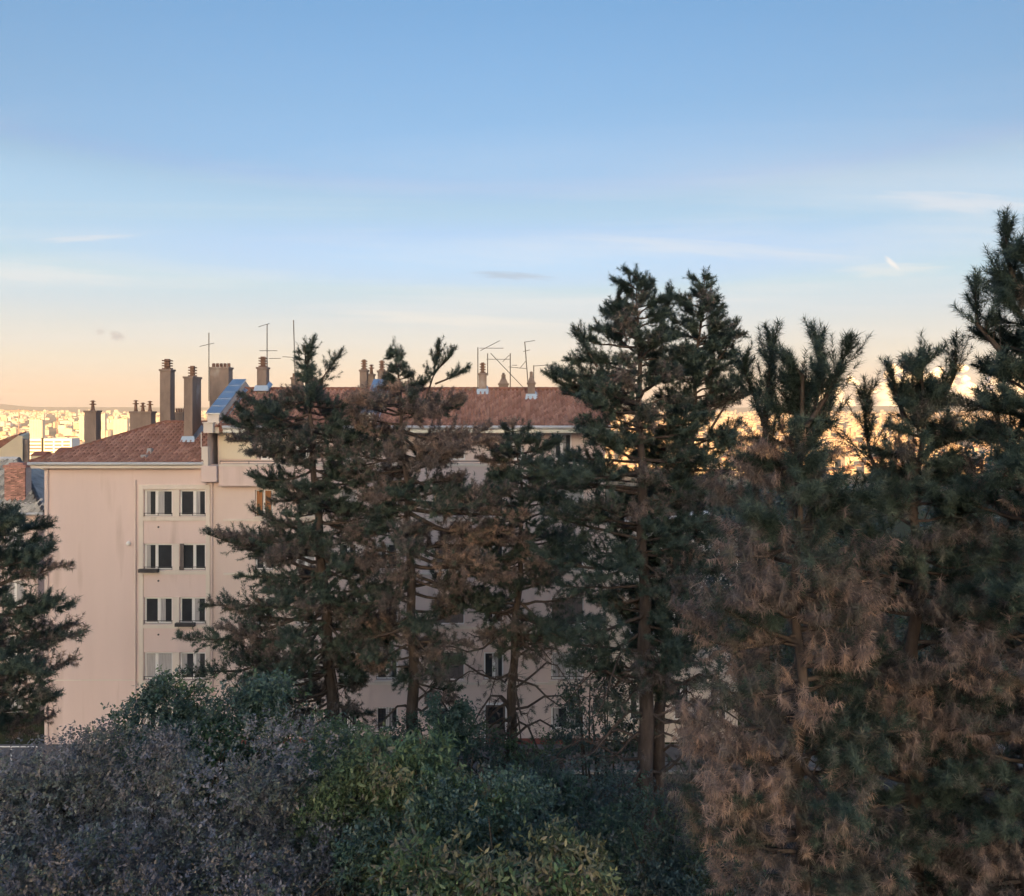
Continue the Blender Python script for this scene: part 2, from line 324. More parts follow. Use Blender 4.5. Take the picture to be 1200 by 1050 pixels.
# street in front of the apartment house
mb = MB(); mb.box(-60, 40, 33.5, 42.5, -0.5, 0.03); tag(mb.build('road', M['asphalt']), kind='structure')
mb = MB(); mb.box(-60, 40, 42.7, 45.95, -0.5, 0.15); tag(mb.build('pavement', M['pave']), kind='structure')
kr = empty('kerb', (0,42.6,0)); tag(kr, kind='structure')
base = None
for k in range(40):
    if base is None:
        mb = MB(); mb.box(-0.49, 0.49, -0.1, 0.098, -0.2, 0.152); base = mb.build('kerb_stone', M['kerb'])
        q = base
    else:
        q = base.copy(); C.objects.link(q)
    q.parent = kr; q.location = (-28+k*1.0, 0, 0)

# ------------------------------------------------------------------ buildings
def facade(mb, x0, x1, z0, z1, opens, y, depth):
    """front wall at y with real openings and reveals"""
    xs = sorted({x0, x1, *[v for o in opens for v in (o[0],o[1])]}); zs = sorted({z0, z1, *[v for o in opens for v in (o[2],o[3])]})
    for i in range(len(xs)-1):
        for j in range(len(zs)-1):
            cx, cz = (xs[i]+xs[i+1])/2, (zs[j]+zs[j+1])/2
            if any(o[0] < cx < o[1] and o[2] < cz < o[3] for o in opens): continue
            mb.add([(xs[i],y,zs[j]),(xs[i+1],y,zs[j]),(xs[i+1],y,zs[j+1]),(xs[i],y,zs[j+1])], [(0,1,2,3)])
    for a, b, c, d in opens:
        Y = y+depth
        mb.add([(a,y,c),(a,Y,c),(a,Y,d),(a,y,d)], [(0,1,2,3)][::1])
        mb.add([(b,y,c),(b,y,d),(b,Y,d),(b,Y,c)], [(0,1,2,3)])
        mb.add([(a,y,d),(a,Y,d),(b,Y,d),(b,y,d)], [(0,1,2,3)])
        mb.add([(a,y,c),(b,y,c),(b,Y,c),(a,Y,c)], [(0,1,2,3)])

def window(parent, x0, x1, z0, z1, y, rng, style='casement', sill=True, rail=True, wide_left=None):
    """white window frame (the part) with panes, sill, railing and curtains as sub-parts; y = outer wall face"""
    yf = y+0.11; fw = 0.045; wd = x1-x0
    mb = MB()
    mb.box(x0, x0+fw, yf, yf+0.07, z0, z1); mb.box(x1-fw, x1, yf, yf+0.07, z0, z1)
    mb.box(x0+fw, x1-fw, yf, yf+0.07, z1-fw, z1); mb.box(x0+fw, x1-fw, yf, yf+0.07, z0, z0+fw)
    xm = x0+wd*(0.5 if wide_left is None else wide_left)
    st = 0.042
    if style != 'shut':
        mb.box(xm-st, xm+st, yf-0.012, yf+0.058, z0+fw, z1-fw)
        for a, b in ((x0+fw, xm-st), (xm+st, x1-fw)):           # casement stiles
            mb.box(a, a+0.036, yf+0.006, yf+0.05, z0+fw, z1-fw); mb.box(b-0.036, b, yf+0.006, yf+0.05, z0+fw, z1-fw)
            mb.box(a+0.036, b-0.036, yf+0.006, yf+0.05, z0+fw, z0+fw+0.06); mb.box(a+0.036, b-0.036, yf+0.006, yf+0.05, z1-fw-0.05, z1-fw)
    wn = mb.build('window', M['white'], parent)
    if style == 'shut':
        mb = MB()
        n = 6
        for k in range(n):
            a = x0+fw+(wd-2*fw)*k/n; b = x0+fw+(wd-2*fw)*(k+1)/n
            mb = MB(); mb.box(a+0.006, b-0.006, yf-0.03+0.02*(k%2), yf+0.02+0.02*(k%2), z0+fw, z1-fw)
            mb.build('shutter_leaf', M['wood'] if rng.random() < 0.0 else M['shutter'], wn)
    else:
        for a, b in ((x0+fw+0.036, xm-st-0.036), (xm+st+0.036, x1-fw-0.036)):
            mb = MB(); mb.box(a, b, yf+0.022, yf+0.034, z0+fw+0.06, z1-fw-0.05); mb.build('pane', M['glass'], wn)
            if style == 'curtain' or rng.random() < 0.3:
                mb = MB(); n = 10; pts = []
                w2 = (b-a) if style == 'curtain' else (b-a)*0.45
                for k in range(n+1): pts.append((a+w2*k/n, yf+0.018-0.006*(k%2)))
                for k in range(n):
                    (xa,ya),(xb,yb) = pts[k], pts[k+1]
                    mb.add([(xa,ya,z0+fw+0.07),(xb,yb,z0+fw+0.07),(xb,yb,z1-fw-0.06),(xa,ya,z1-fw-0.06)], [(0,1,2,3)])
                mb.build('curtain', M['curtain'], wn)
        if style == 'side_shutter':                              # folded shutter leaves in the reveal
            for k in range(2):
                mb = MB(); mb.box(x0+0.01+0.11*k, x0+0.10+0.11*k, yf-0.10, yf-0.04, z0+0.01, z1-0.01); mb.build('shutter_leaf', M['shutter'], wn)
    if sill:
        mb = MB(); mb.box(x0-0.10, x1+0.10, y-0.10, y+0.105, z0-0.09, z0-0.004); mb.build('sill', M['trim'], wn)
    if rail:
        mb = MB(); mb.box(x0-0.02, x1+0.02, y-0.03, y-0.004, z0+0.18, z0+0.205); mb.box(x0-0.02, x1+0.02, y-0.03, y-0.004, z0+0.05, z0+0.07)
        for k in range(3):
            a = x0+(wd-0.03)*k/2; mb.box(a, a+0.025, y-0.029, y-0.005, z0+0.07, z0+0.18)
        mb.build('rail', M['metal'], wn)
    return wn

TILES = np.array([(0.31,0.18,0.155),(0.375,0.235,0.205),(0.27,0.155,0.135),(0.33,0.20,0.175)])
GTILES = np.array([(0.40,0.40,0.39),(0.52,0.52,0.51),(0.28,0.28,0.28)])
def tiles(parent, ex0, ex1, y0, z0, y1, z1, keep=None, name='roof_tiles', material=None, cw=0.25, rh=0.37):
    """rows of real round tiles on the slope from the eave (y0,z0) to the ridge (y1,z1)"""
    sl = math.hypot(y1-y0, z1-z0); uy, uz = (y1-y0)/sl, (z1-z0)/sl; sgn = 1 if uy > 0 else -1
    ny, nzv = -uz*sgn, abs(uy)
    rng = np.random.default_rng(3)
    P = [(0.0,0.035),(0.2,0.0),(0.4,0.04),(0.6,0.12),(0.8,0.12),(1.0,0.035)]
    cols = TILES if material is None else GTILES; CV = []
    V = []; Fc = []; nr = int(sl/rh)+1; nc = int((ex1-ex0)/cw)
    cwx = (ex1-ex0)/nc
    for i in range(nr):
        s0 = i*rh-0.02; s1 = min((i+1)*rh+0.03, sl)
        for j in range(nc):
            xa = ex0+j*cwx
            if keep and not keep(xa+cwx/2, y0+uy*(s0+s1)/2): continue
            o = len(V); dz = rng.uniform(-0.008,0.008); cc = cols[rng.integers(0,len(cols))]*rng.uniform(0.88,1.12)
            for s, lift in ((s0,0.0),(s0,0.075),(s1,0.0)):
                for u, h in P:
                    hh = h+lift+dz; V.append((xa+u*cwx, y0+uy*s+ny*hh, z0+uz*s+nzv*hh))
            CV += [cc]*18
            for k in range(5):
                for r6 in (0, 6):
                    q = (o+r6+k, o+r6+k+1, o+r6+k+7, o+r6+k+6); Fc.append((q[0],q[1],q[2])); Fc.append((q[0],q[2],q[3]))
    ob = npmesh(name, np.array(V), np.array(Fc), M['tilec'], parent, np.array(CV)); ob['kind'] = 'stuff'
    return ob

def ridge_caps(parent, p, q, material=None, r=0.13):
    p, q = Vector(p), Vector(q); n = max(2, int((q-p).length/0.42)); mb = MB()
    for k in range(n):
        a = p.lerp(q, k/n); b = p.lerp(q, min(1,(k+1.12)/n)); mb.tube([a, b], [r*1.08, r*0.9], 8)
    ob = mb.build('ridge_caps', material or M['ridge'], parent, smooth=False); ob['kind'] = 'stuff'; return ob

def chimney(parent, x0, x1, y0, y1, ztop, zbase, pots='louver', npots=1, flash=True, mt=None):
    """a part; its pots, cap and flashing are sub-parts"""
    cx, cy = (x0+x1)/2, (y0+y1)/2; wx, wy = x1-x0, y1-y0
    mb = MB(); mb.box(x0, x1, y0, y1, zbase, ztop-0.12)
    mb.box(x0-0.05, x1+0.05, y0-0.05, y1+0.05, ztop-0.119, ztop)
    ch = mb.build('chimney', mt or M['chim'], parent, bevel=0.015)
    if pots == 'louver':
        for k in range(npots):
            xx = x0+wx*(k+0.5)/npots; r = min(0.26, wx/npots*0.38)
            for i in range(4):
                mb = MB(); mb.box(xx-r, xx+r, cy-r, cy+r, ztop+0.02+i*0.155, ztop+0.085+i*0.155)
                mb.build('pot_slab', M['pot'], ch)
            mb = MB(); mb.box(xx-r*0.55, xx+r*0.55, cy-r*0.55, cy+r*0.55, ztop, ztop+0.62); mb.build('pot', M['pot'], ch)
    elif pots == 'crenel':
        n = npots
        for k in range(n):
            xx = x0+wx*(k+0.5)/n; r = wx/n*0.46
            mb = MB(); mb.lathe((xx, cy, ztop), [(r,0),(r*0.96,0.10),(r*0.96,0.2),(r*0.8,0.24)], 10); mb.build('pot', M['pot'], ch)
    elif pots == 'cowl':
        for k in range(npots):
            xx = x0+wx*(k+0.5)/npots; hh = 0.0 if npots == 1 else (0.1,-0.05,0.05,0)[k%4]
            mb = MB(); mb.lathe((xx, cy, ztop), [(0.13,0),(0.10,0.1),(0.08,0.32+hh),(0.19,0.34+hh),(0.19,0.38+hh),(0.07,0.40+hh),(0.07,0.5+hh),(0.17,0.52+hh),(0.05,0.58+hh)], 10); mb.build('pot', M['pot'], ch)
    elif pots == 'pyramid':
        mb = MB(); mb.obox((cx,cy,ztop+0.001), wx*0.98, wy*0.98, 0.3, 0, 0.5); mb.obox((cx,cy,ztop+0.302), wx*0.45, wy*0.45, 0.22); mb.lathe((cx,cy,ztop+0.523), [(0.05,0),(0.1,0.05),(0.04,0.12)], 8); mb.build('cap', M['chim'], ch)
    if flash:
        mb = MB(); zf = (flash if not isinstance(flash, bool) else zbase)+0.2
        mb.add([(x0-0.16,y0-0.14,zf),(x1+0.16,y0-0.14,zf),(x1+0.10,y0-0.006,zf+0.32),(x0-0.10,y0-0.006,zf+0.32)], [(0,1,2,3)])
        mb.add([(x1+0.16,y0-0.14,zf),(x1+0.2,y1+0.05,zf+(y1-y0)*0.45+0.12),(x1+0.006,y1,zf+(y1-y0)*0.45+0.32),(x1+0.006,y0,zf+0.32)], [(0,1,2,3)])
        mb.build('flashing', M['zinc'], ch)
    return ch

# ---- left block: pink gable end with the stacked pairs of windows
wing = empty('apartment_block', (fx(147), FACADE, 0))
tag(wing, 'pink apartment block with bare wall and one stack of paired windows, lower tiled roof', 'building')
X0, X1 = fx(52), fx(242.5); ZT = fz(547)
rows = [(574,605.5),(637,668.5),(700,731.5),(764.5,797),(828,860)]
cols = [(169,202),(210.5,241)]
op = [(fx(a), fx(b), fz(r1), fz(r0)) for r0, r1 in rows for a, b in cols]
mb = MB(); facade(mb, X0, X1, -0.6, ZT, op, FACADE, 0.5)
mb.add([(X0,FACADE,-0.6),(X0,55.3,-0.6),(X0,55.3,ZT),(X0,FACADE,ZT)], [(0,3,2,1)])
mb.add([(X1,FACADE,-0.6),(X1,55.3,-0.6),(X1,55.3,ZT),(X1,FACADE,ZT)], [(0,1,2,3)])
mb.add([(X0,55.3,-0.6),(X1,55.3,-0.6),(X1,55.3,ZT),(X0,55.3,ZT)], [(0,3,2,1)])
mb.build('wall', M['pink'], wing)
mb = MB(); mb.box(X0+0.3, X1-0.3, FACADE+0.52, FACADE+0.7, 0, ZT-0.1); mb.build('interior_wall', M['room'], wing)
# pale surround of the window stack
for a, b in ((163,168.2),(241.6,246.4)):
    mb = MB(); mb.box(fx(a), fx(b), FACADE-0.07, FACADE-0.003, 0.2, fz(568)); mb.build('surround', M['trim'], wing)
mb = MB(); mb.box(fx(168.3), fx(241.5), FACADE-0.068, FACADE-0.003, fz(573.4), fz(568)); mb.build('surround', M['trim'], wing)
for r0, r1 in rows:
    mb = MB(); mb.box(fx(202.4), fx(210.1), FACADE-0.03, FACADE+0.3, fz(r1), fz(r0)); mb.build('pier', M['trim'], wing)
    mb = MB(); mb.box(fx(168.3), fx(241.5), FACADE-0.075, FACADE-0.003, fz(r1+4.5), fz(r1+0.3)); mb.build('sill_band', M['trim'], wing)
    mb = MB(); mb.lathe((0,0,0), [(0.05,0),(0.05,0.03)], 10); v = mb.build('vent', M['metal'], wing); v.matrix_parent_inverse = Matrix(); v.location = (fx(186)-wing.location.x, -0.03, fz(r1+12)); v.rotation_euler = (R(90),0,0)
rng = random.Random(4)
sty = [['casement','casement'],['casement','side_shutter'],['casement','casement'],['curtain','casement'],['casement','casement']]
for i, (r0, r1) in enumerate(rows):
    for j, (a, b) in enumerate(cols):
        wn = window(wing, fx(a), fx(b), fz(r1), fz(r0), FACADE, rng, sty[i][j], sill=False, rail=True, wide_left=(0.42,0.55)[j] if i != 2 else 0.5)
        if (i, j) in ((1,0),(2,1)):
            mb = MB(); xx = fx(a)+(0.1 if j == 0 else 0.15); mb.box(xx-0.3, xx+0.75, FACADE-0.32, FACADE-0.09, fz(r1)-0.06, fz(r1)+0.12); fb = mb.build('flower_box', M['metal'], wn)
# drainpipes, lamp, joint line
for a in (159.3, 56.5, 248.8):
    mb = MB(); z1 = fz(562) if a > 100 else fz(550)
    mb.tube([(fx(a), FACADE-0.09, 0.0), (fx(a), FACADE-0.09, z1-0.2), (fx(a), FACADE-0.05, z1)], 0.055, 8)
    for zc in (2.5, 5.5, 8.5, 11.5): mb.lathe((fx(a), FACADE-0.09, zc), [(0.072,0),(0.072,0.05)], 8)
    mb.build('drainpipe', M['pink2'], wing)
mb = MB(); mb.lathe((fx(151.5), FACADE-0.12, fz(639)), [(0.03,0),(0.11,0.05),(0.12,0.14),(0.06,0.22)], 12); mb.box(fx(151.5)-0.03, fx(151.5)+0.03, FACADE-0.13, FACADE-0.002, fz(635), fz(633.8)); mb.build('wall_lamp', M['white'], wing, smooth=True)
mb = MB(); mb.box(X0, fx(163)-0.01, FACADE-0.015, FACADE-0.002, fz(797.6), fz(796.2)); mb.build('string_course', M['trim'], wing)
mb = MB(); mb.box(X0-0.5, X1, FACADE-0.45, FACADE+0.02, ZT-0.05, ZT+0.16); mb.build('cornice', M['trim'], wing)
mb = MB(); mb.tube([(X0-0.6, FACADE-0.52, ZT+0.2), (X1-0.02, FACADE-0.52, ZT+0.2)], 0.09, 8); mb.build('gutter', M['gutter'], wing)
# hipped roof
YE, ZE, YR, ZR = FACADE-0.45, ZT+0.22, 50.5, fz(497, 50.5); XE = X0-0.55; XH = fx(193, 50.5)
def hipkeep(x, y): return x > XE+(XH-XE)*(y-YE)/(YR-YE)-0.05
mb = MB()
mb.add([(XE,YE,ZE),(X1,YE,ZE),(X1,YR,ZR),(XH,YR,ZR),(XE,55.6,ZE),(X1,55.6,ZE)], [(0,1,2,3),(0,3,4),(4,3,2,5)])
rf = mb.build('roof', M['ridge'], wing)
tiles(rf, XE, X1, YE, ZE+0.01, YR, ZR+0.01, hipkeep)
ridge_caps(rf, (XH,YR,ZR+0.1), (X1,YR,ZR+0.1)); ridge_caps(rf, (XE,YE,ZE+0.06), (XH,YR,ZR+0.1))
mb = MB(); c = (fx(175,46.6), 46.7, ZE+0.50); mb.obox((c[0],c[1],c[2]-0.1), 0.28, 0.36, 0.34, 0, 0.75); mb.obox((c[0]-0.05,c[1]-0.45,c[2]-0.22), 0.3, 0.6, 0.14); mb.build('roof_vent', M['gutter2'], wing)
def ch(parent, xa, xb, Y, dep, ypt, ybase, **k):
    return chimney(parent, fx(xa,Y), fx(xb,Y), Y, Y+dep, fz(ypt,Y), fz(ybase,Y), **k)
ch(wing, 99, 112.6, 49.0, 0.6, 481, 545, pots='cowl', npots=1, flash=False)
ch(wing, 152, 177, 51.5, 0.7, 482, 530, pots='cowl', npots=3, flash=False)
ch(wing, 187.2, 199.6, 51.0, 0.7, 432.5, 520, pots='louver', flash=False)
ch(wing, 215.3, 225.6, 48.0, 1.35, 441, 530, pots='louver', flash=fz(522,48))
ch(wing, 203, 214, 54.0, 0.7, 483, 520, pots='crenel', npots=4, flash=False)
ch(wing, 245.5, 267.8, 52.0, 0.8, 430, 520, pots='crenel', npots=5, flash=False)

# ---- main block
house = empty('apartment_house', (fx(475), FACADE, 0))
tag(house, 'long pink apartment house behind the pines with red tiled roof and many chimneys', 'building')
A0, A1 = fx(243), fx(709); ZB = fz(545)             # top of the main facade (balcony floor)
mcols = [(299,320),(347,369),(398,418),(441,466),(508,544),(567,590),(646,684)]
mrows = rows[:4]
op = [(fx(a), fx(b), fz(r1), fz(r0)) for r0, r1 in mrows for a, b in mcols]
gcols = [(299,322),(347,369),(398,418),(441,466),(508,544),(646,685)]
gop = [(fx(a), fx(b), fz(855), fz(829)) for a, b in gcols]; door = (fx(569), fx(592), 0.16, fz(826))
mb = MB(); facade(mb, A0+0.003, A1, -0.6, ZB, op+gop+[door], FACADE+0.012, 0.5)
YB = 55.3; ZTT = fz(502)
opt = [(fx(a,46.9), fx(b,46.9), fz(539,46.9), fz(508,46.9)) for a, b in ((305,322),(347,372),(398,418),(452,474),(520,545),(590,612),(646,670))]
facade(mb, A0+0.25, A1, ZB, ZTT, opt, 46.9, 0.4)
mb.add([(A1,FACADE,-0.6),(A1,YB,-0.6),(A1,YB,ZTT),(A1,FACADE,ZTT)], [(0,1,2,3)])
mb.add([(A0,FACADE+0.02,ZT-1),(A0,YB,ZT-1),(A0,YB,ZTT),(A0,FACADE+0.02,ZTT)], [(0,3,2,1)])
mb.add([(A0,YB,-0.6),(A1,YB,-0.6),(A1,YB,ZTT),(A0,YB,ZTT)], [(0,3,2,1)])
mb.add([(A0,FACADE,ZB),(A1,FACADE,ZB),(A1,46.9,ZB),(A0,46.9,ZB)], [(0,1,2,3)])
mb.build('wall', M['pink2'], house)
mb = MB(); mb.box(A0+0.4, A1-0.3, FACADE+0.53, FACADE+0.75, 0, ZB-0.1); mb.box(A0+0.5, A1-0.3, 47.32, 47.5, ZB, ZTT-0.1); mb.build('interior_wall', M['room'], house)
mb = MB(); mb.box(A0+0.01, A1, FACADE-0.02, FACADE+0.01, 0.0, 0.45); mb.build('plinth', M['plinth'], house)
mb = MB(); mb.box(fx(259), A1, FACADE-0.36, FACADE+0.005, fz(569), fz(546)); mb.build('balcony_band', M['pink'], house)
mb = MB(); mb.box(fx(259.2), A1, FACADE-0.40, FACADE+0.3, fz(546)+0.002, fz(543.5)); mb.build('balcony_coping', M['trim'], house)
mb = MB(); mb.tube([(fx(260), FACADE-0.3, fz(540)), (A1, FACADE-0.3, fz(540))], 0.025, 6)
for k in range(14):
    xx = fx(260)+k*1.55; mb.tube([(xx,FACADE-0.3,fz(544)),(xx,FACADE-0.3,fz(540))], 0.018, 5)
mb.build('balcony_rail', M['metal'], house)
# corner pier with its cap at the joint of the two blocks
mb = MB(); mb.box(fx(239.5), fx(258), FACADE-0.55, FACADE-0.005, fz(564), fz(545)); mb.build('corbel', M['pink'], house, bevel=0.03)
mb = MB(); mb.box(fx(240), fx(247.5), FACADE-0.5, FACADE-0.1, fz(545)+0.003, fz(523)); mb.build('parapet_pier', M['trim'], house)
mb = MB(); mb.box(fx(241), fx(252), FACADE-0.35, FACADE+0.8, fz(507), fz(496)); mb.box(fx(240.4), fx(253), FACADE-0.40, FACADE+0.8, fz(496)+0.002, fz(494.5)); mb.build('eave_bracket', M['trim'], house)
mb = MB(); mb.tube([(fx(239), FACADE-0.4, fz(524)), (fx(239), FACADE-0.4, fz(506))], 0.03, 6); mb.build('aerial_post', M['trim'], house)
mb = MB(); mb.box(fx(257.5,46.9), fx(301,46.9), 46.80, 46.895, fz(538,46.9), fz(505,46.9)); mb.build('blind', M['blind'], house)
rng = random.Random(9)
for i, (r0, r1) in enumerate(mrows):
    for j, (a, b) in enumerate(mcols):
        s = 'shut' if (j == 4) or (j == 6 and i == 2) else rng.choice(['casement','casement','side_shutter','curtain'])
        wn = window(house, fx(a), fx(b), fz(r1), fz(r0), FACADE+0.012, rng, s, True, s != 'shut')
        if i == 0 and j == 0:
            for k in (0,1):
                mb = MB(); mb.box(fx(a+1.5+k*10), fx(a+8+k*10), FACADE+0.06, FACADE+0.10, fz(r1)+0.06, fz(r0)-0.06); mb.build('shutter_leaf', M['wood'], wn)
        if rng.random() < 0.4:
            mb = MB(); mb.box(fx(b)+0.03, fx(b)+0.45, FACADE-0.045, FACADE-0.002, fz(r1), fz(r0)); mb.build('shutter_leaf', M['trim'], wn)
    mb = MB(); mb.box(fx(262), A1, FACADE-0.05, FACADE+0.008, fz(r1+5.2), fz(r1+2.6)); mb.build('sill_band', M['trim'], house)
for a, b, c, d in opt: window(house, a, b, c, d, 46.9, rng, 'casement', False, False)
for a, b, c, d in gop:
    wn = window(house, a, b, c, d, FACADE+0.012, rng, 'casement', True, False)
    for k in range(7):
        xx = a+(b-a)*(k+0.5)/7; mb = MB(); mb.tube([(xx,FACADE+0.06,c+0.01),(xx,FACADE+0.06,d-0.01)], 0.012, 5); mb.build('bar', M['metal'], wn)
mb = MB(); dx0, dx1, dz0, dz1 = door
mb.box(dx0, dx1, FACADE+0.2, FACADE+0.26, dz0, dz1); dr = mb.build('door', M['shutter'], house)
mb = MB(); mb.box(dx0+0.12, dx1-0.12, FACADE+0.185, FACADE+0.2, dz0+1.0, dz1-0.2); mb.build('pane', M['glass'], dr)
mb = MB(); mb.box(dx0-0.09, dx0, FACADE-0.04, FACADE+0.19, dz0, dz1); mb.box(dx1, dx1+0.09, FACADE-0.04, FACADE+0.19, dz0, dz1); mb.box(dx0-0.09, dx1+0.09, FACADE-0.04, FACADE+0.19, dz1+0.003, dz1+0.12); mb.build('door_frame', M['white'], dr)
# roof
YE, ZE, YR, ZR = FACADE-0.1, fz(500), 50.5, fz(458, 50.5)
mb = MB(); mb.add([(A0,YE,ZE),(A1+0.3,YE,ZE),(A1+0.3,YR,ZR),(A0,YR,ZR),(A0,55.6,ZE),(A1+0.3,55.6,ZE)], [(0,1,2,3),(3,2,5,4),(1,5,2)])
mb.box(A0+0.65, A1+0.3, YE+0.02, FACADE+0.95, ZE-0.26, ZE-0.02)
rf = mb.build('roof', M['ridge'], house)
tiles(rf, A0+0.5, A1+0.3, YE, ZE+0.01, YR, ZR+0.01); ridge_caps(rf, (A0+0.6,YR,ZR+0.1), (A1+0.3,YR,ZR+0.1))
mb = MB(); mb.tube([(fx(262), YE-0.08, ZE-0.03), (A1+0.3, YE-0.08, ZE-0.03)], 0.10, 8); mb.build('gutter', M['gutter'], house)
mb = MB(); mb.box(fx(262), A1+0.3, YE-0.02, YE+0.018, ZE-0.33, ZE-0.07); mb.build('fascia', M['zinc'], house)
# raised party walls capped with zinc
for xa, wdt in ((A0, 0.62), (fx(424), 0.5)):
    def sl(y): return ZE+(ZR-ZE)*(y-YE)/(YR-YE) if y < YR else ZR-(ZR-ZE)*(y-YR)/(55.6-YR)
    ys = [FACADE+0.02, YR, 55.4]
    mb = MB()
    P = []
    for y in ys: P += [(xa,y,sl(y)-0.4),(xa+wdt,y,sl(y)-0.4),(xa+wdt,y,sl(y)+0.62),(xa,y,sl(y)+0.62)]
    f = [(0,1,2,3)]
    for k in (0,4): f += [(k+1,k+5,k+6,k+2),(k+0,k+3,k+7,k+4),(k+3,k+2,k+6,k+7)]
    f.append((8,11,10,9)); mb.add(P, f); pw = mb.build('party_wall', M['trim'], house)
    mb = MB(); n = 5
    for k in range(n):
        ya, yb = FACADE-0.04+(YR-FACADE+0.04)*k/n, FACADE-0.04+(YR-FACADE+0.04)*(k+1)/n-0.012
        mb = MB()
        mb.add([(xa-0.09,ya,sl(ya)+0.64),(xa+wdt+0.09,ya,sl(ya)+0.64),(xa+wdt+0.09,yb,sl(yb)+0.64),(xa-0.09,yb,sl(yb)+0.64),
                (xa-0.09,ya,sl(ya)+0.71),(xa+wdt+0.09,ya,sl(ya)+0.71),(xa+wdt+0.09,yb,sl(yb)+0.70),(xa-0.09,yb,sl(yb)+0.70)],
               [(0,3,2,1),(4,5,6,7),(0,1,5,4),(1,2,6,5),(2,3,7,6),(3,0,4,7)])
        mb.build('zinc_sheet', M['zinc'], pw)
    mb = MB(); mb.add([(xa+wdt+0.004,FACADE+0.1,sl(FACADE+0.1)+0.12),(xa+wdt+0.34,FACADE+0.1,sl(FACADE+0.1)+0.10),(xa+wdt+0.34,YR,ZR+0.10),(xa+wdt+0.004,YR,ZR+0.22)], [(0,1,2,3)]); mb.build('flashing', M['zinc'], pw)
    if xa > -10:
        mb = MB(); mb.add([(xa-0.34,FACADE+0.1,sl(FACADE+0.1)+0.10),(xa-0.004,FACADE+0.1,sl(FACADE+0.1)+0.12),(xa-0.004,YR,ZR+0.22),(xa-0.34,YR,ZR+0.10)], [(0,1,2,3)]); mb.build('flashing', M['zinc'], pw)
ch(house, 301, 312.2, 49.8, 0.6, 430, 470, pots='louver', flash=fz(462,49.8))
ch(house, 341, 353, 51.2, 0.6, 442, 480, pots='crenel', npots=2, flash=False)
ch(house, 421.5, 430, 51.6, 0.6, 433, 480, pots='louver', flash=False)
ch(house, 431.2, 437.8, 52.0, 0.5, 438, 480, pots='cowl', flash=False)
ch(house, 442.5, 451, 51.6, 0.6, 434, 480, pots='louver', flash=False)
ch(house, 561, 570, 50.0, 0.5, 437, 472, pots='louver', flash=fz(466,50))
ch(house, 584.5, 595.5, 51.8, 0.6, 449, 480, pots='pyramid', flash=False)
ch(house, 618.5, 627, 49.3, 0.45, 448, 480, pots='pyramid', flash=fz(472,49.3))

# ---- low annexe on the right
ax = empty('annexe', (fx(775), FACADE+1, 0)); tag(ax, 'low pale annexe seen through the trunks of the tall pines', 'building')
B0, B1, YA, ZA = A1+0.02, fx(868), 46.6, fz(618,46.6)
acols = [(738,758),(790,808),(832,852)]; arows = [(640,668),(716,744),(800,845)]
aop = [(fx(a,YA), fx(b,YA), fz(r1,YA), fz(r0,YA)) for r0, r1 in arows for a, b in acols]
mb = MB(); facade(mb, B0, B1, -0.6, ZA, aop, YA, 0.5); mb.add([(B0,YA,ZA),(B1,YA,ZA),(B1,54,ZA),(B0,54,ZA)], [(0,1,2,3)]); mb.add([(B1,YA,-.6),(B1,54,-.6),(B1,54,ZA),(B1,YA,ZA)], [(0,1,2,3)]); mb.add([(B0,54,-.6),(B1,54,-.6),(B1,54,ZA),(B0,54,ZA)], [(0,3,2,1)])
mb.build('wall', M['trim'], ax)
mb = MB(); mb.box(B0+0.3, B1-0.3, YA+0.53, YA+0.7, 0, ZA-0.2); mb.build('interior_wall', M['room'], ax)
mb = MB(); mb.box(B0, B1+0.1, YA-0.12, YA+0.2, ZA+0.003, ZA+0.16); mb.build('coping', M['trim'], ax)
rng = random.Random(2)
for a, b, c, d in aop: window(ax, a, b, c, d, YA, rng, 'casement', True, False)

# ---- neighbour with the grey tiled roof
nb = empty('town_house', (fx(0,51), 51, 0)); tag(nb, 'rose house with grey tiled roof and red brick chimney at the left edge', 'building')
N0, N1, YN, ZN = -40.0, fx(44,51), 51.0, fz(602,51)
nop = [(fx(a,YN), fx(b,YN), fz(r1,YN), fz(r0,YN)) for r0, r1 in ((615,643),(680,708),(745,773),(820,850)) for a, b in ((-45,-22),(6,28))]
mb = MB(); facade(mb, N0, N1, -0.6, ZN, nop, YN, 0.45); mb.add([(N1,YN,-.6),(N1,59,-.6),(N1,59,ZN),(N1,YN,ZN)], [(0,1,2,3)]); mb.add([(N0,59,-.6),(N1,59,-.6),(N1,59,ZN),(N0,59,ZN)], [(0,3,2,1)]); mb.add([(N0,YN,-.6),(N0,59,-.6),(N0,59,ZN),(N0,YN,ZN)], [(0,3,2,1)])
mb.build('wall', M['pink2'], nb)
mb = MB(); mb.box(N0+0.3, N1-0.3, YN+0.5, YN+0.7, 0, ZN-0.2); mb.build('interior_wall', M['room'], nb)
rng = random.Random(3)
for a, b, c, d in nop: window(nb, a, b, c, d, YN, rng, rng.choice(['casement','curtain']), True, False)
YE2, ZE2, YR2, ZR2 = YN-0.4, ZN+0.05, 55.0, fz(539,55); XR2 = fx(22,55); XE2 = N1+0.6
mb = MB(); mb.add([(N0-0.3,YE2,ZE2),(XE2,YE2,ZE2),(XR2,YR2,ZR2),(N0-0.3,YR2,ZR2),(XE2,59.4,ZE2),(N0-0.3,59.4,ZE2)], [(0,1,2,3),(1,4,2),(3,2,4,5)]); rf = mb.build('roof', M['graytile'], nb)
tiles(rf, N0-0.3, XE2, YE2, ZE2+0.01, YR2, ZR2+0.01, lambda x, y: x < XE2+(XR2-XE2)*(y-YE2)/(YR2-YE2)+0.05, material=M['graytile'], cw=0.3, rh=0.42)
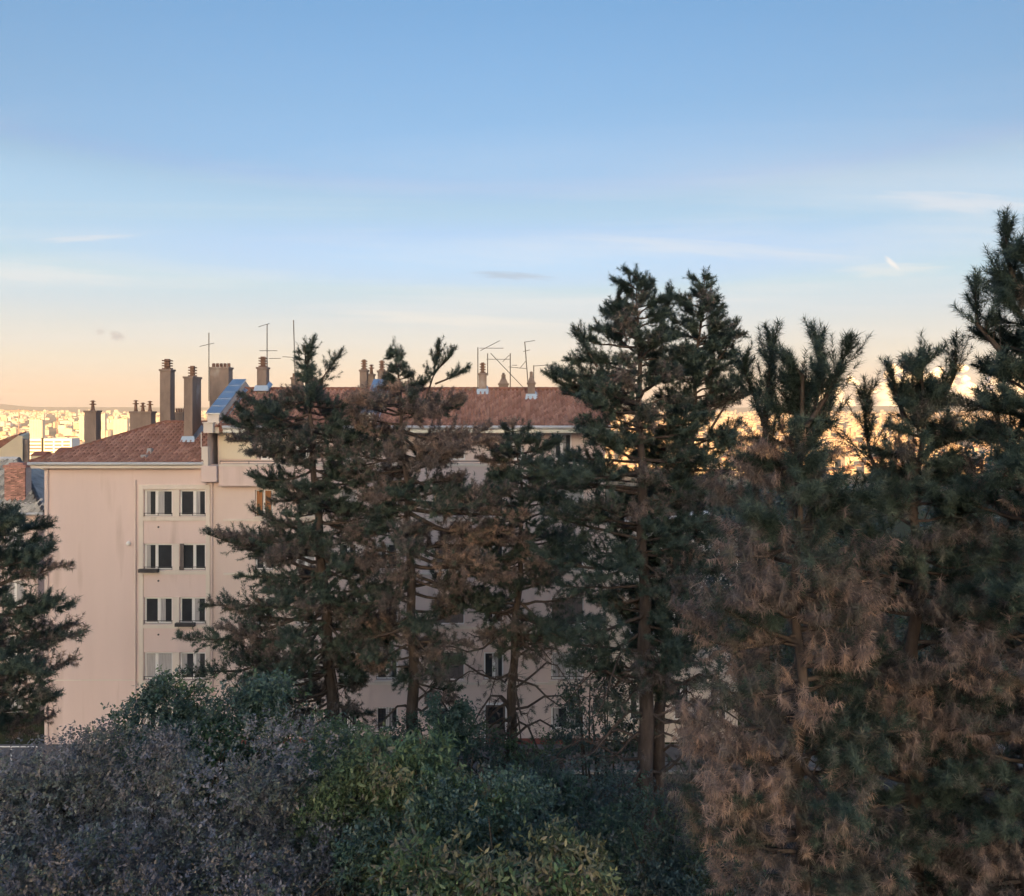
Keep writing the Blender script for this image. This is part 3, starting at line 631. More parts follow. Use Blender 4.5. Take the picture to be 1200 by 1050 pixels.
ridge_caps(rf, (N0,YR2,ZR2+0.08), (XR2,YR2,ZR2+0.08), M['gutter']); ridge_caps(rf, (XE2,YE2,ZE2+0.06), (XR2,YR2,ZR2+0.08), M['metal'])
mb = MB(); mb.tube([(N0-0.3,YE2-0.08,ZE2),(XE2,YE2-0.08,ZE2)], 0.09, 8); mb.build('gutter', M['gutter'], nb)
# brick chimney: real bricks on a mortar core
cx0, cx1, cy0, cy1, cz0, cz1 = fx(5,51.5), fx(29.5,51.5), 51.5, 52.2, fz(592,51.5), fz(548,51.5)
mb = MB(); mb.box(cx0+0.012, cx1-0.012, cy0+0.012, cy1-0.012, cz0-0.5, cz1); bc = mb.build('chimney', M['mortar'], nb)
bh = 0.0775; nbk = int((cz1-cz0)/bh); bw = (cx1-cx0)/5
shared = {}
def brick(sx, sy, c):
    key = (round(sx,3), round(sy,3))
    if key not in shared:
        mb = MB(); mb.box(-sx/2, sx/2, -sy/2, sy/2, -0.033, 0.033); o = mb.build('brick', M['brick']); shared[key] = o.data
    else:
        o = bpy.data.objects.new('brick', shared[key]); C.objects.link(o)
    o.parent = bc; o.matrix_parent_inverse = Matrix(); o.location = Vector(c)-Vector((nb.location.x, nb.location.y, 0))
    return o
bc.matrix_parent_inverse = Matrix(); bc.data.transform(Matrix.Translation((-nb.location.x,-nb.location.y,0)))
for i in range(nbk):
    z = cz0+(i+0.5)*bh; off = (i % 2)*bw/2
    k = 0; x = cx0-off
    while x < cx1-0.02:
        a, b = max(x, cx0), min(x+bw, cx1)
        if b-a > 0.04: brick(b-a-0.012, 0.1, ((a+b)/2, cy0+0.045, z))
        x += bw
mb = MB(); mb.box(cx0-0.06, cx1+0.06, cy0-0.06, cy1+0.06, cz1, cz1+0.16); mb.box(cx0+0.2, cx1-0.2, cy0+0.1, cy1-0.1, cz1+0.161, cz1+0.28); q = mb.build('cap', M['brick'], bc); q.matrix_parent_inverse = Matrix.Translation(-nb.location)
mb = MB(); mb.box(cx0-0.25, cx1+0.45, cy0-0.22, cy0-0.003, cz0-0.2, cz0+0.2); q = mb.build('flashing', M['gutter'], bc); q.matrix_parent_inverse = Matrix.Translation(-nb.location)

# ---- cream house behind it, and the long white block down the slope
hs = empty('cream_house', (fx(26.5,82), 82, 0)); tag(hs, 'cream gabled house with brown tiled roof at the far left edge', 'house')
zt = fz(511,82)
gz = float(ground_z(0,86))
mb = MB(); x0, x1 = -58.0, fx(26.5,82)
pl = [(x0,gz-2),(x1,gz-2),(x1,zt),(fx(22,82),zt+0.05),(fx(0,82),fz(528,82)),(fx(-30,82),fz(540,82)),(x0,fz(548,82))]
mb.prism(pl, 82, 92); mb.build('wall', M['cream'], hs)
mb = MB(); th = 0.3
for (xa,za),(xb,zb) in ((pl[3],pl[4]),(pl[4],pl[5]),(pl[5],pl[6])):
    mb.add([(xb,82.6,zb+0.9),(xa,82.6,za+0.12),(xa,92.4,za+0.12),(xb,92.4,zb+0.9),(xb,82.6,zb-0.05),(xa,82.6,za-0.1),(xa,92.4,za-0.1),(xb,92.4,zb-0.05)], [(0,1,2,3),(7,6,5,4),(4,5,1,0),(5,6,2,1),(6,7,3,2),(7,4,0,3)])
rf = mb.build('roof', M['ridge'], hs)
mb = MB(); mb.box(fx(26.5,82)+0.01, fx(26.5,82)+0.45, 82.4, 84.2, gz-2, fz(515,82)); mb.build('chimney', M['chim'], hs)
hs.rotation_euler = (0,0,R(26))
wb = empty('slab_block', (fx(58,760), 760, 0)); tag(wb, 'lilac-white slab block with dark window bands just beyond the tiled eave', 'building')
D = 760; z1 = fz(514,D); z0 = float(ground_z(0,D))-2
mb = MB(); mb.box(fx(33,D), fx(84,D), D, D+14, z0, z1); mb.build('wall', M['white'], wb)
for k in range(4):
    for xa, xb in ((35,48),(52,62),(64,72),(74,82)):
        mb = MB(); zz0 = z1-2.2-k*3.0; mb.box(fx(xa,D), fx(xb,D), D-0.12, D-0.02, zz0-1.3, zz0); mb.build('window_band', M['shutter'], wb)
mb = MB(); mb.box(fx(48.6,D), fx(51.2,D), D-0.3, D-0.02, z0, z1+0.6); mb.build('stair_tower', M['room'], wb)
lr = [('small_house',(66,76,527,'low red-roofed house between the slab block and the tiled hip')),('small_house',(36,50,532,'low red-roofed house just below the slab block'))]
for nm, (xa, xb, yy, lab) in lr:
    D = 300; h = empty(nm, (fx((xa+xb)/2,D), D, 0)); tag(h, lab, 'house', 'red-roofed houses down the slope')
    z1 = fz(yy+2,D); mb = MB(); mb.box(fx(xa,D), fx(xb,D), D, D+7, float(ground_z(0,D))-2, z1); mb.build('wall', M['cream'], h)
    mb = MB(); mb.add([(fx(xa,D)-.3,D-.3,z1),(fx(xb,D)+.3,D-.3,z1),(fx(xb,D)+.3,D+3.5,z1+1.3),(fx(xa,D)-.3,D+3.5,z1+1.3),(fx(xa,D)-.3,D+7.3,z1),(fx(xb,D)+.3,D+7.3,z1)], [(0,1,2,3),(3,2,5,4),(0,3,4),(1,5,2),(0,4,5,1)]); mb.build('roof', M['tile'], h)

# ------------------------------------------------------------------ television aerials
def aerial(label, D, mast, booms, lean=0.0):
    """mast (x, y0, y1) px; booms: (y, x_from, x_to, tilt_px, n_elements)"""
    x, y0, y1 = mast; o = empty('tv_antenna', px(x, y1, D)); tag(o, label, 'antenna', 'television antennas on the roof ridge')
    mb = MB(); mb.tube([px(x, y1, D), px(x-lean, y0, D)], 0.03, 6); mb.build('mast', M['mast'], o)
    for (yy, xa, xb, tilt, ne) in booms:
        a, b = px(xa, yy, D), px(xb, yy-tilt, D)
        mb = MB(); mb.tube([a, b], 0.018, 5); bo = mb.build('boom', M['mast'], o)
        for k in range(ne):
            c = a.lerp(b, k/max(1,ne-1)); h = 0.16+0.12*(k/max(1,ne-1)); d = Vector((0.25,1,0.25)).normalized()*h
            mb = MB(); mb.tube([c-d, c+d], 0.012, 4); q = mb.build('element', M['mast'], bo); q.matrix_parent_inverse = Matrix.Translation(-o.location)
aerial('tall thin antenna mast on the crenellated chimney left of the zinc gable', 51.9, (244.8,390,470), [(406,234,251,4,4)])
aerial('antenna mast with three booms behind the chimney on the left tiled roof', 50.6, (313,380,456), [(383,303,316,4,4),(411,304,325,0,5),(420,315,329,0,5)])
aerial('whip antenna mast rising behind the pine top', 51.0, (346,375,450), [(418,331,347,-1,3)], 2)
aerial('antenna mast fixed to the left side of the striped chimney', 50.3, (560,407,462), [(408,562,590,0,5),(411,563,586,12,4)])
aerial('short antenna mast on the right side of the striped chimney', 50.5, (571.5,414,440), [(421,570,598,0,6),(424,589,597,8,3)])
aerial('slim upright antenna mast just right of the pyramid-capped chimney', 51.0, (598,414,457), [(430,596,618,-2,5),(428,600,606,0,3)])
aerial('leaning antenna mast above the right chimney', 50.8, (619,401,452), [(401,614,627,2,3),(412,613,621,2,3),(432,609,617,10,3)], 4)
aerial('antenna with one long boom on the right chimney', 49.6, (625.5,428,452), [(429,625,652,2,7)])
aerial('antenna with flat boom beside the tall pine at the roof end', 51.2, (681,412,455), [(424,666,684,0,4)])
st = empty('roof_stay', px(618,458,50.6)); tag(st, 'long diagonal stay pole between the chimneys on the right roof', 'pole')
mb = MB(); mb.tube([px(575,414,50.6), px(616,457,50.6)], 0.022, 5); mb.build('pole', M['mast'], st)

# ------------------------------------------------------------------ cars
def car(name, label, loc, rz, paint, length=4.2, height=1.5):
    o = empty(name, loc); o.rotation_euler = (0,0,rz); tag(o, label, 'car', 'cars parked along the street')
    def part(mb, n, m, par=o, **k):
        q = mb.build(n, m, None, **k); q.parent = par; return q
    hl = length/2; W = 0.86
    prof = [(-hl,0.32),(-hl-0.03,0.6),(-hl+0.08,0.92),(-hl+0.75,0.98),(-hl*0.42,height-0.12),(-hl*0.2,height),(hl*0.3,height),(hl*0.52,height-0.08),(hl-0.1,1.0),(hl,0.85),(hl,0.34)]
    mb = MB(); n = len(prof); v = []
    for s in (-1,1):
        for x, z in prof: v.append((x, s*(W-0.22*max(0,(z-0.95))/(height-0.95)), z))
    mb.add(v, [tuple(range(n)), tuple(range(2*n-1,n-1,-1))]+[(i,i+n,(i+1)%n+n,(i+1)%n) for i in range(n)])
    part(mb, 'body', paint, bevel=0.05)
    for s in (-1,1):
        mb = MB(); y = s*(W-0.02); q = 0.19
        mb.add([(-hl+0.85,y,1.02),(hl-0.45,y,1.02),(hl*0.48,y-s*q,height-0.13),(-hl*0.38,y-s*q,height-0.14)], [(0,1,2,3) if s < 0 else (3,2,1,0)])
        for vtx in range(4): pass
        part(mb, 'side_window', M['glass'])
        for xx in (-hl+0.75, hl-0.75):
            mb = MB(); mb.tube([(xx,s*(W-0.2),0.32),(xx,s*(W+0.005),0.32)], 0.31, 18); wh = part(mb, 'wheel', M['rubber'])
            mb = MB(); mb.tube([(xx,s*(W+0.004),0.32),(xx,s*(W+0.02),0.32)], 0.19, 14); part(mb, 'rim', M['rim'], wh)
        mb = MB(); mb.box(-hl-0.035, -hl+0.06, s*0.62-0.16, s*0.62+0.16, 0.66, 0.82); part(mb, 'headlight', M['lamp'], bevel=0.02)
    mb = MB(); mb.add([(-hl+0.80,-0.78,1.01),(-hl+0.80,0.78,1.01),(-hl*0.44,0.66,height-0.13),(-hl*0.44,-0.66,height-0.13)], [(3,2,1,0)]); 
    for i in range(4): mb.v[i] = (mb.v[i][0]-0.02, mb.v[i][1], mb.v[i][2]+0.015)
    part(mb, 'windscreen', M['glass'])
    mb = MB(); mb.add([(hl-0.12,-0.76,1.03),(hl-0.12,0.76,1.03),(hl*0.53,0.64,height-0.11),(hl*0.53,-0.64,height-0.11)], [(0,1,2,3)])
    for i in range(4): mb.v[i] = (mb.v[i][0]+0.02, mb.v[i][1], mb.v[i][2]+0.015)
    part(mb, 'rear_window', M['glass'])
    return o
car('parked_car', 'dark car parked on the street at the foot of the slim pine trunk', (fx(612,41.3),41.3,0.03), 0, M['carblack'])
car('parked_car', 'mauve car parked below the pine at the bottom left edge', (fx(10,37.2),37.2,0.03), math.pi, M['carmauve'], height=1.62)
car('parked_car', 'grey car nearest the hedge at the bottom left edge', (fx(8,35.0),35.0,0.03), 0, M['cargrey'])
gw = empty('street_railing', (fx(5,43.2),43.2,0.15)); tag(gw, 'white tubular railing along the pavement below the left pine', 'railing')
for zz in (1.12,):
    mb = MB(); mb.tube([(-42,43.2,zz),(fx(48,43.2),43.2,zz)], 0.028, 8); mb.build('rail', M['white'], gw)
for k in range(12):
    xx = fx(48,43.2)-k*1.5; mb = MB(); mb.tube([(xx,43.2,0.14),(xx,43.2,1.12)], 0.03, 8); mb.build('post', M['white'], gw)

# ------------------------------------------------------------------ the city on the plain
CITY_COL = [(0.72,0.66,0.56),(0.70,0.60,0.48),(0.74,0.72,0.66),(0.64,0.50,0.38),(0.66,0.58,0.52),(0.60,0.44,0.32)]
cm = [mat('city_wall', c, 0.9, 0.10, 0.05) for c in CITY_COL]; cr_m = mat('city_roof', (0.32,0.15,0.09), 0.9, 0.25, 0.05); cf = mat('city_flat_roof', (0.42,0.36,0.30), 0.9, 0.2, 0.05)
cw_m = mat('city_window', (0.16,0.14,0.13), 0.5, 0.2, 0.05)
rng = random.Random(12)
def city_box(mb, x, y, sx, sy, h, rz, pitched, wins, wi=0, ri=1, ni=2):
    z = float(ground_z(x, y))-1
    mb.cur = wi; mb.obox((x,y,z), sx, sy, h+1, rz)
    if pitched:
        mb.cur = ri; ca, sa = math.cos(rz), math.sin(rz); P = []
        for a, b, zz in ((-1,-1,0),(1,-1,0),(1,1,0),(-1,1,0),(-0.6,0,1),(0.6,0,1)):
            u, v = a*(sx/2+0.5), b*(sy/2+0.5); P.append((x+u*ca-v*sa, y+u*sa+v*ca, z+h+1.02+zz*min(sx,sy)*0.24))
        mb.add(P, [(0,1,5,4),(1,2,5),(2,3,4,5),(3,0,4),(0,3,2,1)])
    else:
        mb.cur = ri; mb.obox((x+sx*0.1,y,z+h+1.02), sx*0.35, sy*0.4, 2.6, rz)
    if wins:
        mb.cur = ni; ca, sa = math.cos(rz), math.sin(rz); nf = max(2,int(h/3.2))
        for k in range(nf):
            zz = z+1.8+1+k*3.2; m = max(2,int(sx/4.5))
            for j in range(m):
                u = -sx/2+sx*(j+0.5)/m; v = -sy/2-0.15; P = []
                for du, dz in ((-0.9,0),(0.9,0),(0.9,1.5),(-0.9,1.5)): P.append((x+(u+du)*ca-v*sa, y+(u+du)*sa+v*ca, zz+dz))
                mb.add(P, [(0,1,2,3)])
cand = []
for i in range(5200):
    d = 1600+8800*rng.random()**1.35
    p = rng.uniform(-260, 1400)
    cand.append((d, p))
cand.sort()
single = 0; rest = MB(); placed = []
for d, p in cand:
    x = (p-600)*d/F
    sx = rng.uniform(12, 30)*(1 if rng.random() < 0.8 else 1.9); sy = rng.uniform(11, 18); h = rng.choice([7,9,12,15,18,18,22,30])*rng.uniform(0.85,1.15)
    if d > 5000: h *= 1.2; sx *= 1.3
    rz = rng.uniform(-0.5, 0.5); pit = h < 20 and rng.random() < 0.6
    c = rng.choice([0,0,1,2,2,3,4,5]) if p < 500 else rng.choice([1,3,3,5,5])
    y_top = HZ+1000*(EYE-(float(ground_z(x,d))+h))/d
    vis = (-8 < p < 236 and y_top < 528) or (712 < p < 1010 and single >= 0 and d < 3300 and rng.random() < 0.22)
    if vis and single < 230 and d < 4600:
        mb = MB(); city_box(mb, x, d, sx, sy, h, rz, pit, d < 3400)
        z = float(ground_z(x,d)); mb.v = [(a-x,b-d,e-z) for a,b,e in mb.v]
        o = mb.build('city_building', [cm[c], cr_m if pit else cf, cw_m]); o.location = (x,d,z)
        cn = ('cream','tan','white','ochre','greyish','rust-coloured')[c]; hn = 'low' if h < 11 else 'mid-rise' if h < 20 else 'tall'
        zn = ('left of the big cream block' if p < 36 else 'left of the square chimney' if p < 98 else 'right of the square chimney' if p < 152 else 'left of the tallest chimney' if p < 187 else 'beside the two tall chimneys' if p < 240 else 'between the central pines' if p < 860 else 'between the near right pines')
        dn = 'near' if d < 2400 else 'middle' if d < 3400 else 'far'
        lb = f"{hn} {cn} building{' with red roof' if pit else ''} in the {dn} city, {zn}"
        tag(o, lb, 'building', 'sunlit city: '+lb); single += 1
    else:
        city_box(rest, x, d, sx, sy, h, rz, pit, False, c, 6 if pit else 7, 8)
tag(rest.build('distant_city', cm+[cr_m, cf, cw_m]), 'mass of small sunlit buildings reaching to the hills', 'city', kind='stuff')
# a few larger ones that stand out
for (pa, pb, yt, D, lab) in ((36.5,51,492,2600,'large square cream block, biggest in the sunlit city at left'),(94,99.5,487,3000,'narrow pale tower just left of the lone square chimney'),(120,124,485,3300,'slim pale tower just right of the lone square chimney'),(134,150,491,2900,'broad pale block between the square chimney and the pot cluster')):
    x = fx((pa+pb)/2,D); sx = (pb-pa)*D/F; z = float(ground_z(x,D)); h = fz(yt,D)-z
    mb = MB(); city_box(mb, x, D, sx, 18, h, 0.06, False, True); mb.v = [(a-x,b-D,e-z) for a,b,e in mb.v]
    o = mb.build('city_block', [cm[0], cf, cw_m]); o.location = (x,D,z); tag(o, lab, 'building')
crm = mat('crane_paint', (0.55,0.25,0.16), 0.6, 0.1, 0.1)
for (p, yt, ja, jb, D, lab) in ((22,481.5,-6,34,3000,'leftmost tower crane above the sunlit city'),(43,482.5,14,60,3300,'tower crane above the large square cream block'),(67,484,56,88,3200,'rightmost tower crane above the sunlit city, left of the square chimney')):
    x = fx(p,D); z = float(ground_z(x,D)); o = empty('tower_crane', (x,D,z)); tag(o, lab, 'crane', 'tower cranes over the city')
    zt = fz(yt,D); mb = MB(); mb.box(x-0.9,x+0.9,D-0.9,D+0.9,z,zt+5); mb.build('mast', crm, o)
    mb = MB(); mb.box(fx(ja,D),fx(jb,D),D-1.9,D-1.0,zt,zt+1.6); mb.build('jib', crm, o)
    mb = MB(); mb.box(fx(jb,D)-5,fx(jb,D)-1,D-2.6,D-1.95,zt-3,zt); mb.build('counterweight', cf, o)

# ------------------------------------------------------------------ pines
def nnoise(P, s, ph):
    x, y, z = P[:,0]*s, P[:,1]*s, P[:,2]*s
    return (np.sin(x*1.7+ph+1.3*np.sin(y*1.1+ph))+np.sin(y*1.9+2.1*ph+1.1*np.sin(z*1.3))+np.sin(z*2.1+0.7*ph+1.2*np.sin(x*0.9)))/3.0
def unit(v): return v/np.maximum(1e-9, np.linalg.norm(v, axis=-1, keepdims=True))
GREEN = np.array([[0.055,0.085,0.070],[0.074,0.108,0.086],[0.096,0.132,0.106]])
BROWN = np.array([[0.14,0.124,0.120],[0.19,0.162,0.153],[0.245,0.20,0.184],[0.32,0.24,0.213],[0.41,0.30,0.255],[0.47,0.33,0.262]])

def needles(S, Dr, Ln, colr, rng, n, nl, nw, spread, grav):
    """S shoot starts, Dr directions, Ln lengths -> one triangle per needle"""
    k = len(S)
    up = np.tile(np.array([[0.13,0.21,0.97]]), (k,1)); a = unit(np.cross(Dr, up)); b = np.cross(Dr, a)
    tt = (np.linspace(0.0, 1.0, n)**0.75)[None,:]*np.ones((k,1)) + rng.uniform(-0.03,0.03,(k,n))
    g = (np.arange(n)*2.39996)[None,:]+rng.uniform(0,6.28,(k,1))
    ang = R(spread)*(1.0-0.25*tt**3)*rng.uniform(0.55,1.4,(k,n))
    rad = np.cos(g)[...,None]*a[:,None]+np.sin(g)[...,None]*b[:,None]
    nd = Dr[:,None]*np.cos(ang)[...,None]+rad*np.sin(ang)[...,None]
    nd = unit(nd-np.array([0,0,1.0])*grav[:,None,None])
    base = S[:,None]+Dr[:,None]*(Ln[:,None]*tt)[...,None]
    tip = base+nd*(nl*rng.uniform(0.6,1.2,(k,n)))[...,None]
    side = unit(np.cross(nd, rad+0.3*Dr[:,None]))*nw/2
    V = np.stack([base-side, base+side, tip], 2).reshape(-1,3)
    col = np.repeat(np.repeat(colr, n, axis=0)*rng.uniform(0.75,1.25,(k*n,1)), 3, axis=0)
    return V, col

def pine(label, D, trunk, r0, prof, seed, brown=0.2, brown_low=0.4, ybrown=700, dens=1.0, nd=(34,0.15,0.013,52), spacing=0.55, leaders=(), dead=0, per=4, tmin=0.34, droop=0.0, gap=0.0, name='pine_tree', slen=(0.12,0.26), maxsec=1.25, bgap=1.0, tones=(0,0,0,1,1,2), hang=0.35, jit=0.45, upb=0.42, topk=1.0, pf=0.20, roll=48, ygreen=0, upmax=62):
    rng = np.random.default_rng(seed); pr = random.Random(seed)
    T = [px(x, y, D) for x, y in trunk]
    b0 = T[0].copy(); gz = float(ground_z(b0.x, D)); base = Vector((b0.x-0.05, D, gz-0.3))
    root = empty(name, (b0.x, D, gz)); tag(root, label, 'tree', 'black pines in front of the apartment house')
    path = [base]+T if b0.z > gz+0.5 else T
    ztop = path[-1].z
    zs = np.array([p.z for p in path]); xs = np.array([p.x for p in path])
    def tx(z): return float(np.interp(z, zs, xs))
    # trunk mesh, gently crooked, flared at the root
    K = 28; pts = []; rad = []
    for i in range(K+1):
        f = i/K; z = path[0].z+(ztop-path[0].z)*f
        pts.append((tx(z)+0.05*math.sin(i*1.3+seed)*(f < 0.97), D+0.05*math.cos(i*1.1+seed), z)); rad.append(max(0.018, r0*(1-f)**0.75*(1+0.5*math.exp(-f*25))))
    mb = MB(); mb.tube(pts, rad, 12); mb.build('trunk', M['bark'], root, smooth=True)
    pz = np.array([fz(y, D) for y, a, b in prof]); o = np.argsort(pz)
    pz = pz[o]; pl = np.array([abs(a) for y, a, b in prof])[o]*D/F; prr = np.array([b for y, a, b in prof])[o]*D/F
    zbot = pz[0]
    limbs = MB(); S = []; Dv = []; Ls = []; Br = []; Tn = []; cones = []
    def add_branch(P, rb, bz, dens_l, upf):
        """P polyline (n,3): limbs tube, side shoots, needles"""
        P = np.array(P); limbs.tube([tuple(p) for p in P], list(np.linspace(rb, 0.012, len(P))), 5, False)
        seg = np.linalg.norm(np.diff(P, axis=0), axis=1); cum = np.concatenate([[0], np.cumsum(seg)]); Lb = cum[-1]
        m = max(3, int(Lb/0.15*dens*dens_l))
        t = np.clip(np.linspace(tmin, 1.0, m)+rng.uniform(-0.03,0.03,m), 0.05, 1.0)
        if bz['bare'] > 0: t = t[t > bz['bare']]; m = len(t)
        if m == 0: return
        s = t*Lb; pos = np.stack([np.interp(s, cum, P[:,k]) for k in range(3)], -1)
        e = 0.05*Lb; tan = unit(np.stack([np.interp(np.minimum(s+e,Lb), cum, P[:,k])-np.interp(np.maximum(s-e,0), cum, P[:,k]) for k in range(3)], -1))
        side = unit(np.cross(tan, np.array([[0,0.05,1.0]]))); nup = np.cross(side, tan); ro = rng.normal(size=m)*R(roll); sg0 = np.where(np.arange(m)%2 == 0, 1.0, -1.0); side = unit(side*np.cos(ro)[:,None]+nup*(np.sin(ro)*sg0)[:,None])
        if upf > 0.7: side = unit(np.cross(tan, unit(rng.normal(size=(m,3)))))
        sg = np.where(np.arange(m)%2 == 0, 1.0, -1.0)[:,None]
        ang = R(50)+rng.uniform(-0.3,0.3,m)
        dr = unit(tan*np.cos(ang)[:,None]+side*sg*np.sin(ang)[:,None]+np.array([[0,0,1.0]])*(0.15+0.35*upf+rng.uniform(-0.25,0.2,(m,1)))-np.array([[0,0,1.0]])*droop)
        ln = np.clip((0.18+0.36*Lb*(1-t))*rng.uniform(0.6,1.2,m), 0.12, maxsec)
        for q in range(m): cones.append((pos[q], pos[q]+dr[q]*ln[q], 0.010+0.006*ln[q]))
        k = 2+(ln/pf).astype(int); idx = np.repeat(np.arange(m), k)
        u = np.concatenate([np.linspace(0.25,1.0,kk) if kk > 1 else np.array([0.8]) for kk in k])
        sp = pos[idx]+dr[idx]*(ln[idx]*u)[:,None]
        sd2 = unit(dr[idx]+rng.normal(size=(len(idx),3))*jit+np.array([[0,0,upb-droop]]))
        tip = u > 0.97; sd2[tip] = unit(dr[idx][tip]+np.array([[0,0,upb-droop*0.5]]))
        S.append(sp); Dv.append(sd2); Ls.append(rng.uniform(slen[0], slen[1], len(idx)))
        bb = np.clip(bz['brown']+rng.uniform(-0.25,0.25,len(idx)), 0, 1); Br.append(bb)
        na = 2+int(min(0.8, 0.6*Lb)/0.16*(5.5 if upf > 0.7 else 1))        # the branch end itself is a brush
        sa = np.linspace(max(0.3*Lb, Lb-0.85), Lb, na); pa = np.stack([np.interp(sa, cum, P[:,k]) for k in range(3)], -1)
        ta = unit(unit(np.tile(P[-1]-P[-2], (na,1)))+rng.normal(size=(na,3))*0.22+np.array([[0,0,0.1]]))
        S.append(pa); Dv.append(ta); Ls.append(np.full(na, slen[1]*1.1)); Br.append(np.full(na, bz['brown']));
        Tn.append((len(idx)+na, bz['tone']))
    def brownness(p):
        yp = HZ+(EYE-p[2])*F/D
        low = min(1.0, max(0.0, (yp-ybrown+120)/240))
        nse = float(nnoise(np.array([p]), 0.9, seed)[0])
        return brown+(brown_low-brown)*low+0.34*nse+pr.uniform(-0.38,0.38)-(0.8 if yp < ygreen else 0)
    z = ztop-0.25; ph = pr.uniform(0, 6.28); wi = 0
    while z > zbot:
        f = (z-zbot)/(ztop-zbot)
        n = per if f < 0.93 else 3
        for k in range(n):
            az = ph+6.283*k/n+pr.uniform(-0.35,0.35)
            c = math.cos(az); Lr = float(np.interp(z, pz, prr)); Ll = float(np.interp(z, pz, pl)); mid = 0.5*(Lr+Ll)*0.85
            Lh = (Lr if c > 0 else Ll)*abs(c)+mid*(1-abs(c)); Lh *= pr.uniform(0.74, 1.10)*(1+0.28*math.sin(z*1.9+2.3*math.sin(az)+seed)*math.sin(z*0.8+1.7*math.cos(az)))
            if pr.random() < gap*(1-f) or Lh < 0.08: continue
            h = np.array([c, math.sin(az), 0.0])
            e0 = math.tan(R(max(-32,min(66,(-14+pr.uniform(-24,20)) + upmax*max(0,f-0.15)**1.3)))); upc = pr.uniform(0.02,0.30)*(1-0.4*f)
            p0 = np.array([tx(z), D, z+pr.uniform(-0.2,0.2)])
            m = max(4, int(Lh/0.45)+2); P = []
            wob = np.cumsum(rng.normal(size=(m+1,3))*np.array([[0.10,0.10,0.09]])*Lh/m, axis=0)*0.5
            for i in range(m+1):
                t = i/m; P.append(p0+h*Lh*t+np.array([0,0,Lh*(e0*t*(1-0.35*t)+upc*t**3)])+wob[i]*(i > 0)*2)
            bz = {'brown': brownness(P[m//2+1]), 'bare': 0.0, 'tone': pr.choice(tones)}
            add_branch(P, 0.018+0.016*Lh+0.006*r0*(1-f), bz, 1.0, f)
        ph += 0.9; z -= spacing*(0.55+0.55*(1-f*0.55))*pr.uniform(0.85,1.15)*bgap; wi += 1
    S.append(np.array([[tx(ztop), D, ztop-0.1]])); Dv.append(np.array([[0,0,1.0]])); Ls.append(np.array([0.45])); Br.append(np.array([0.0])); Tn.append((1, 0))
    for q in range(6): S.append(np.array([[tx(ztop-0.12*q), D, ztop-0.1-0.12*q]])); Dv.append(unit(np.array([[pr.uniform(-.2,.2),pr.uniform(-.2,.2),1.0]]))); Ls.append(np.array([0.4])); Br.append(np.array([0.0])); Tn.append((1, 0))
    for ld in leaders:                                    # named tips: (px, py, depth offset) polylines
        P = [np.array(px(a, b_, D+dd))+np.array([0,0,0]) for a, b_, dd in ld]
        Q = []
        for i in range(len(P)-1):
            for q in range(3): Q.append(P[i]+(P[i+1]-P[i])*q/3)
        Q.append(P[-1]); add_branch(Q, 0.045, {'brown': brownness(Q[-1])*0.6-0.1, 'bare': 0.0, 'tone': 0}, 0.8, 0.8)
    for k in range(dead):                                 # bare dead branches under the crown
        zd = zbot-pr.uniform(-1.5, 4.5); az = pr.uniform(0, 6.28); Ld = pr.uniform(1.5, 4.4); h = np.array([math.cos(az), 0.6*math.sin(az), 0])
        p0 = np.array([tx(zd), D, zd]); P = [p0+h*Ld*t+np.array([0,0,Ld*(0.08*t-0.38*t*t+0.12*math.sin(t*7+k))]) for t in np.linspace(0,1,7)]
        limbs.tube([tuple(p) for p in P], list(np.linspace(0.06,0.010,7)), 5, False)
        for q in range(18):
            t = pr.uniform(0.3,1.0); i = min(5,int(t*6)); pp = P[i]+(P[i+1]-P[i])*(t*6-i); dd = unit(h*0.6+rng.normal(size=3)*0.7)*pr.uniform(0.2,0.7)
            cones.append((pp, pp+dd, 0.013))
            if pr.random() < 0.35:
                S.append((pp+dd)[None]); Dv.append(unit(dd+np.array([0,0,-0.3]))[None]); Ls.append(np.array([0.25])); Br.append(np.array([0.9 if pr.random() < 0.6 else 0.1])); Tn.append((1, 0))
    # twigs as slim cones
    A = np.array([c[0] for c in cones]); B = np.array([c[1] for c in cones]); rr = np.array([c[2] for c in cones])[:,None]
    d = unit(B-A); s1 = unit(np.cross(d, np.array([[0.2,0.1,1.0]]))); s2 = np.cross(d, s1)
    TV = np.stack([A+s1*rr, A-0.5*s1*rr+0.87*s2*rr, A-0.5*s1*rr-0.87*s2*rr, B], 1).reshape(-1,3)
    i4 = (np.arange(len(A))*4)[:,None]; TF = np.concatenate([i4+np.array([[0,1,3]]), i4+np.array([[1,2,3]]), i4+np.array([[2,0,3]])])
    off = len(TV); LV = np.array(limbs.v); LF = []
    for q in limbs.f: LF.append((q[0],q[1],q[2])); LF.append((q[0],q[2],q[3]))
    q = npmesh('limbs', np.concatenate([TV, LV]), np.concatenate([TF, np.array(LF)+off]), M['bark'], root); q['kind'] = 'stuff'
    S = np.concatenate(S); Dv = np.concatenate(Dv); Ls = np.concatenate(Ls); Br = np.concatenate(Br)
    gi = rng.integers(0, 3, len(S)); tn = np.repeat([t_[1] for t_ in Tn], [t_[0] for t_ in Tn]); bi = np.clip(tn*2+rng.integers(0, 3, len(S))-(tn > 0), 0, 5)
    wgt = np.clip((Br-0.30)/0.30, 0, 1)[:,None]
    col = GREEN[gi]*(1-wgt)+BROWN[bi]*wgt
    V, cv = needles(S, Dv, Ls, col, rng, *nd, wgt[:,0]*hang)
    q = npmesh('crown', V, np.arange(len(V)).reshape(-1,3), M['needle'], root, cv); q['kind'] = 'stuff'
    STATS.append((label[:30], len(S), len(V)//3))
    return root
STATS = []

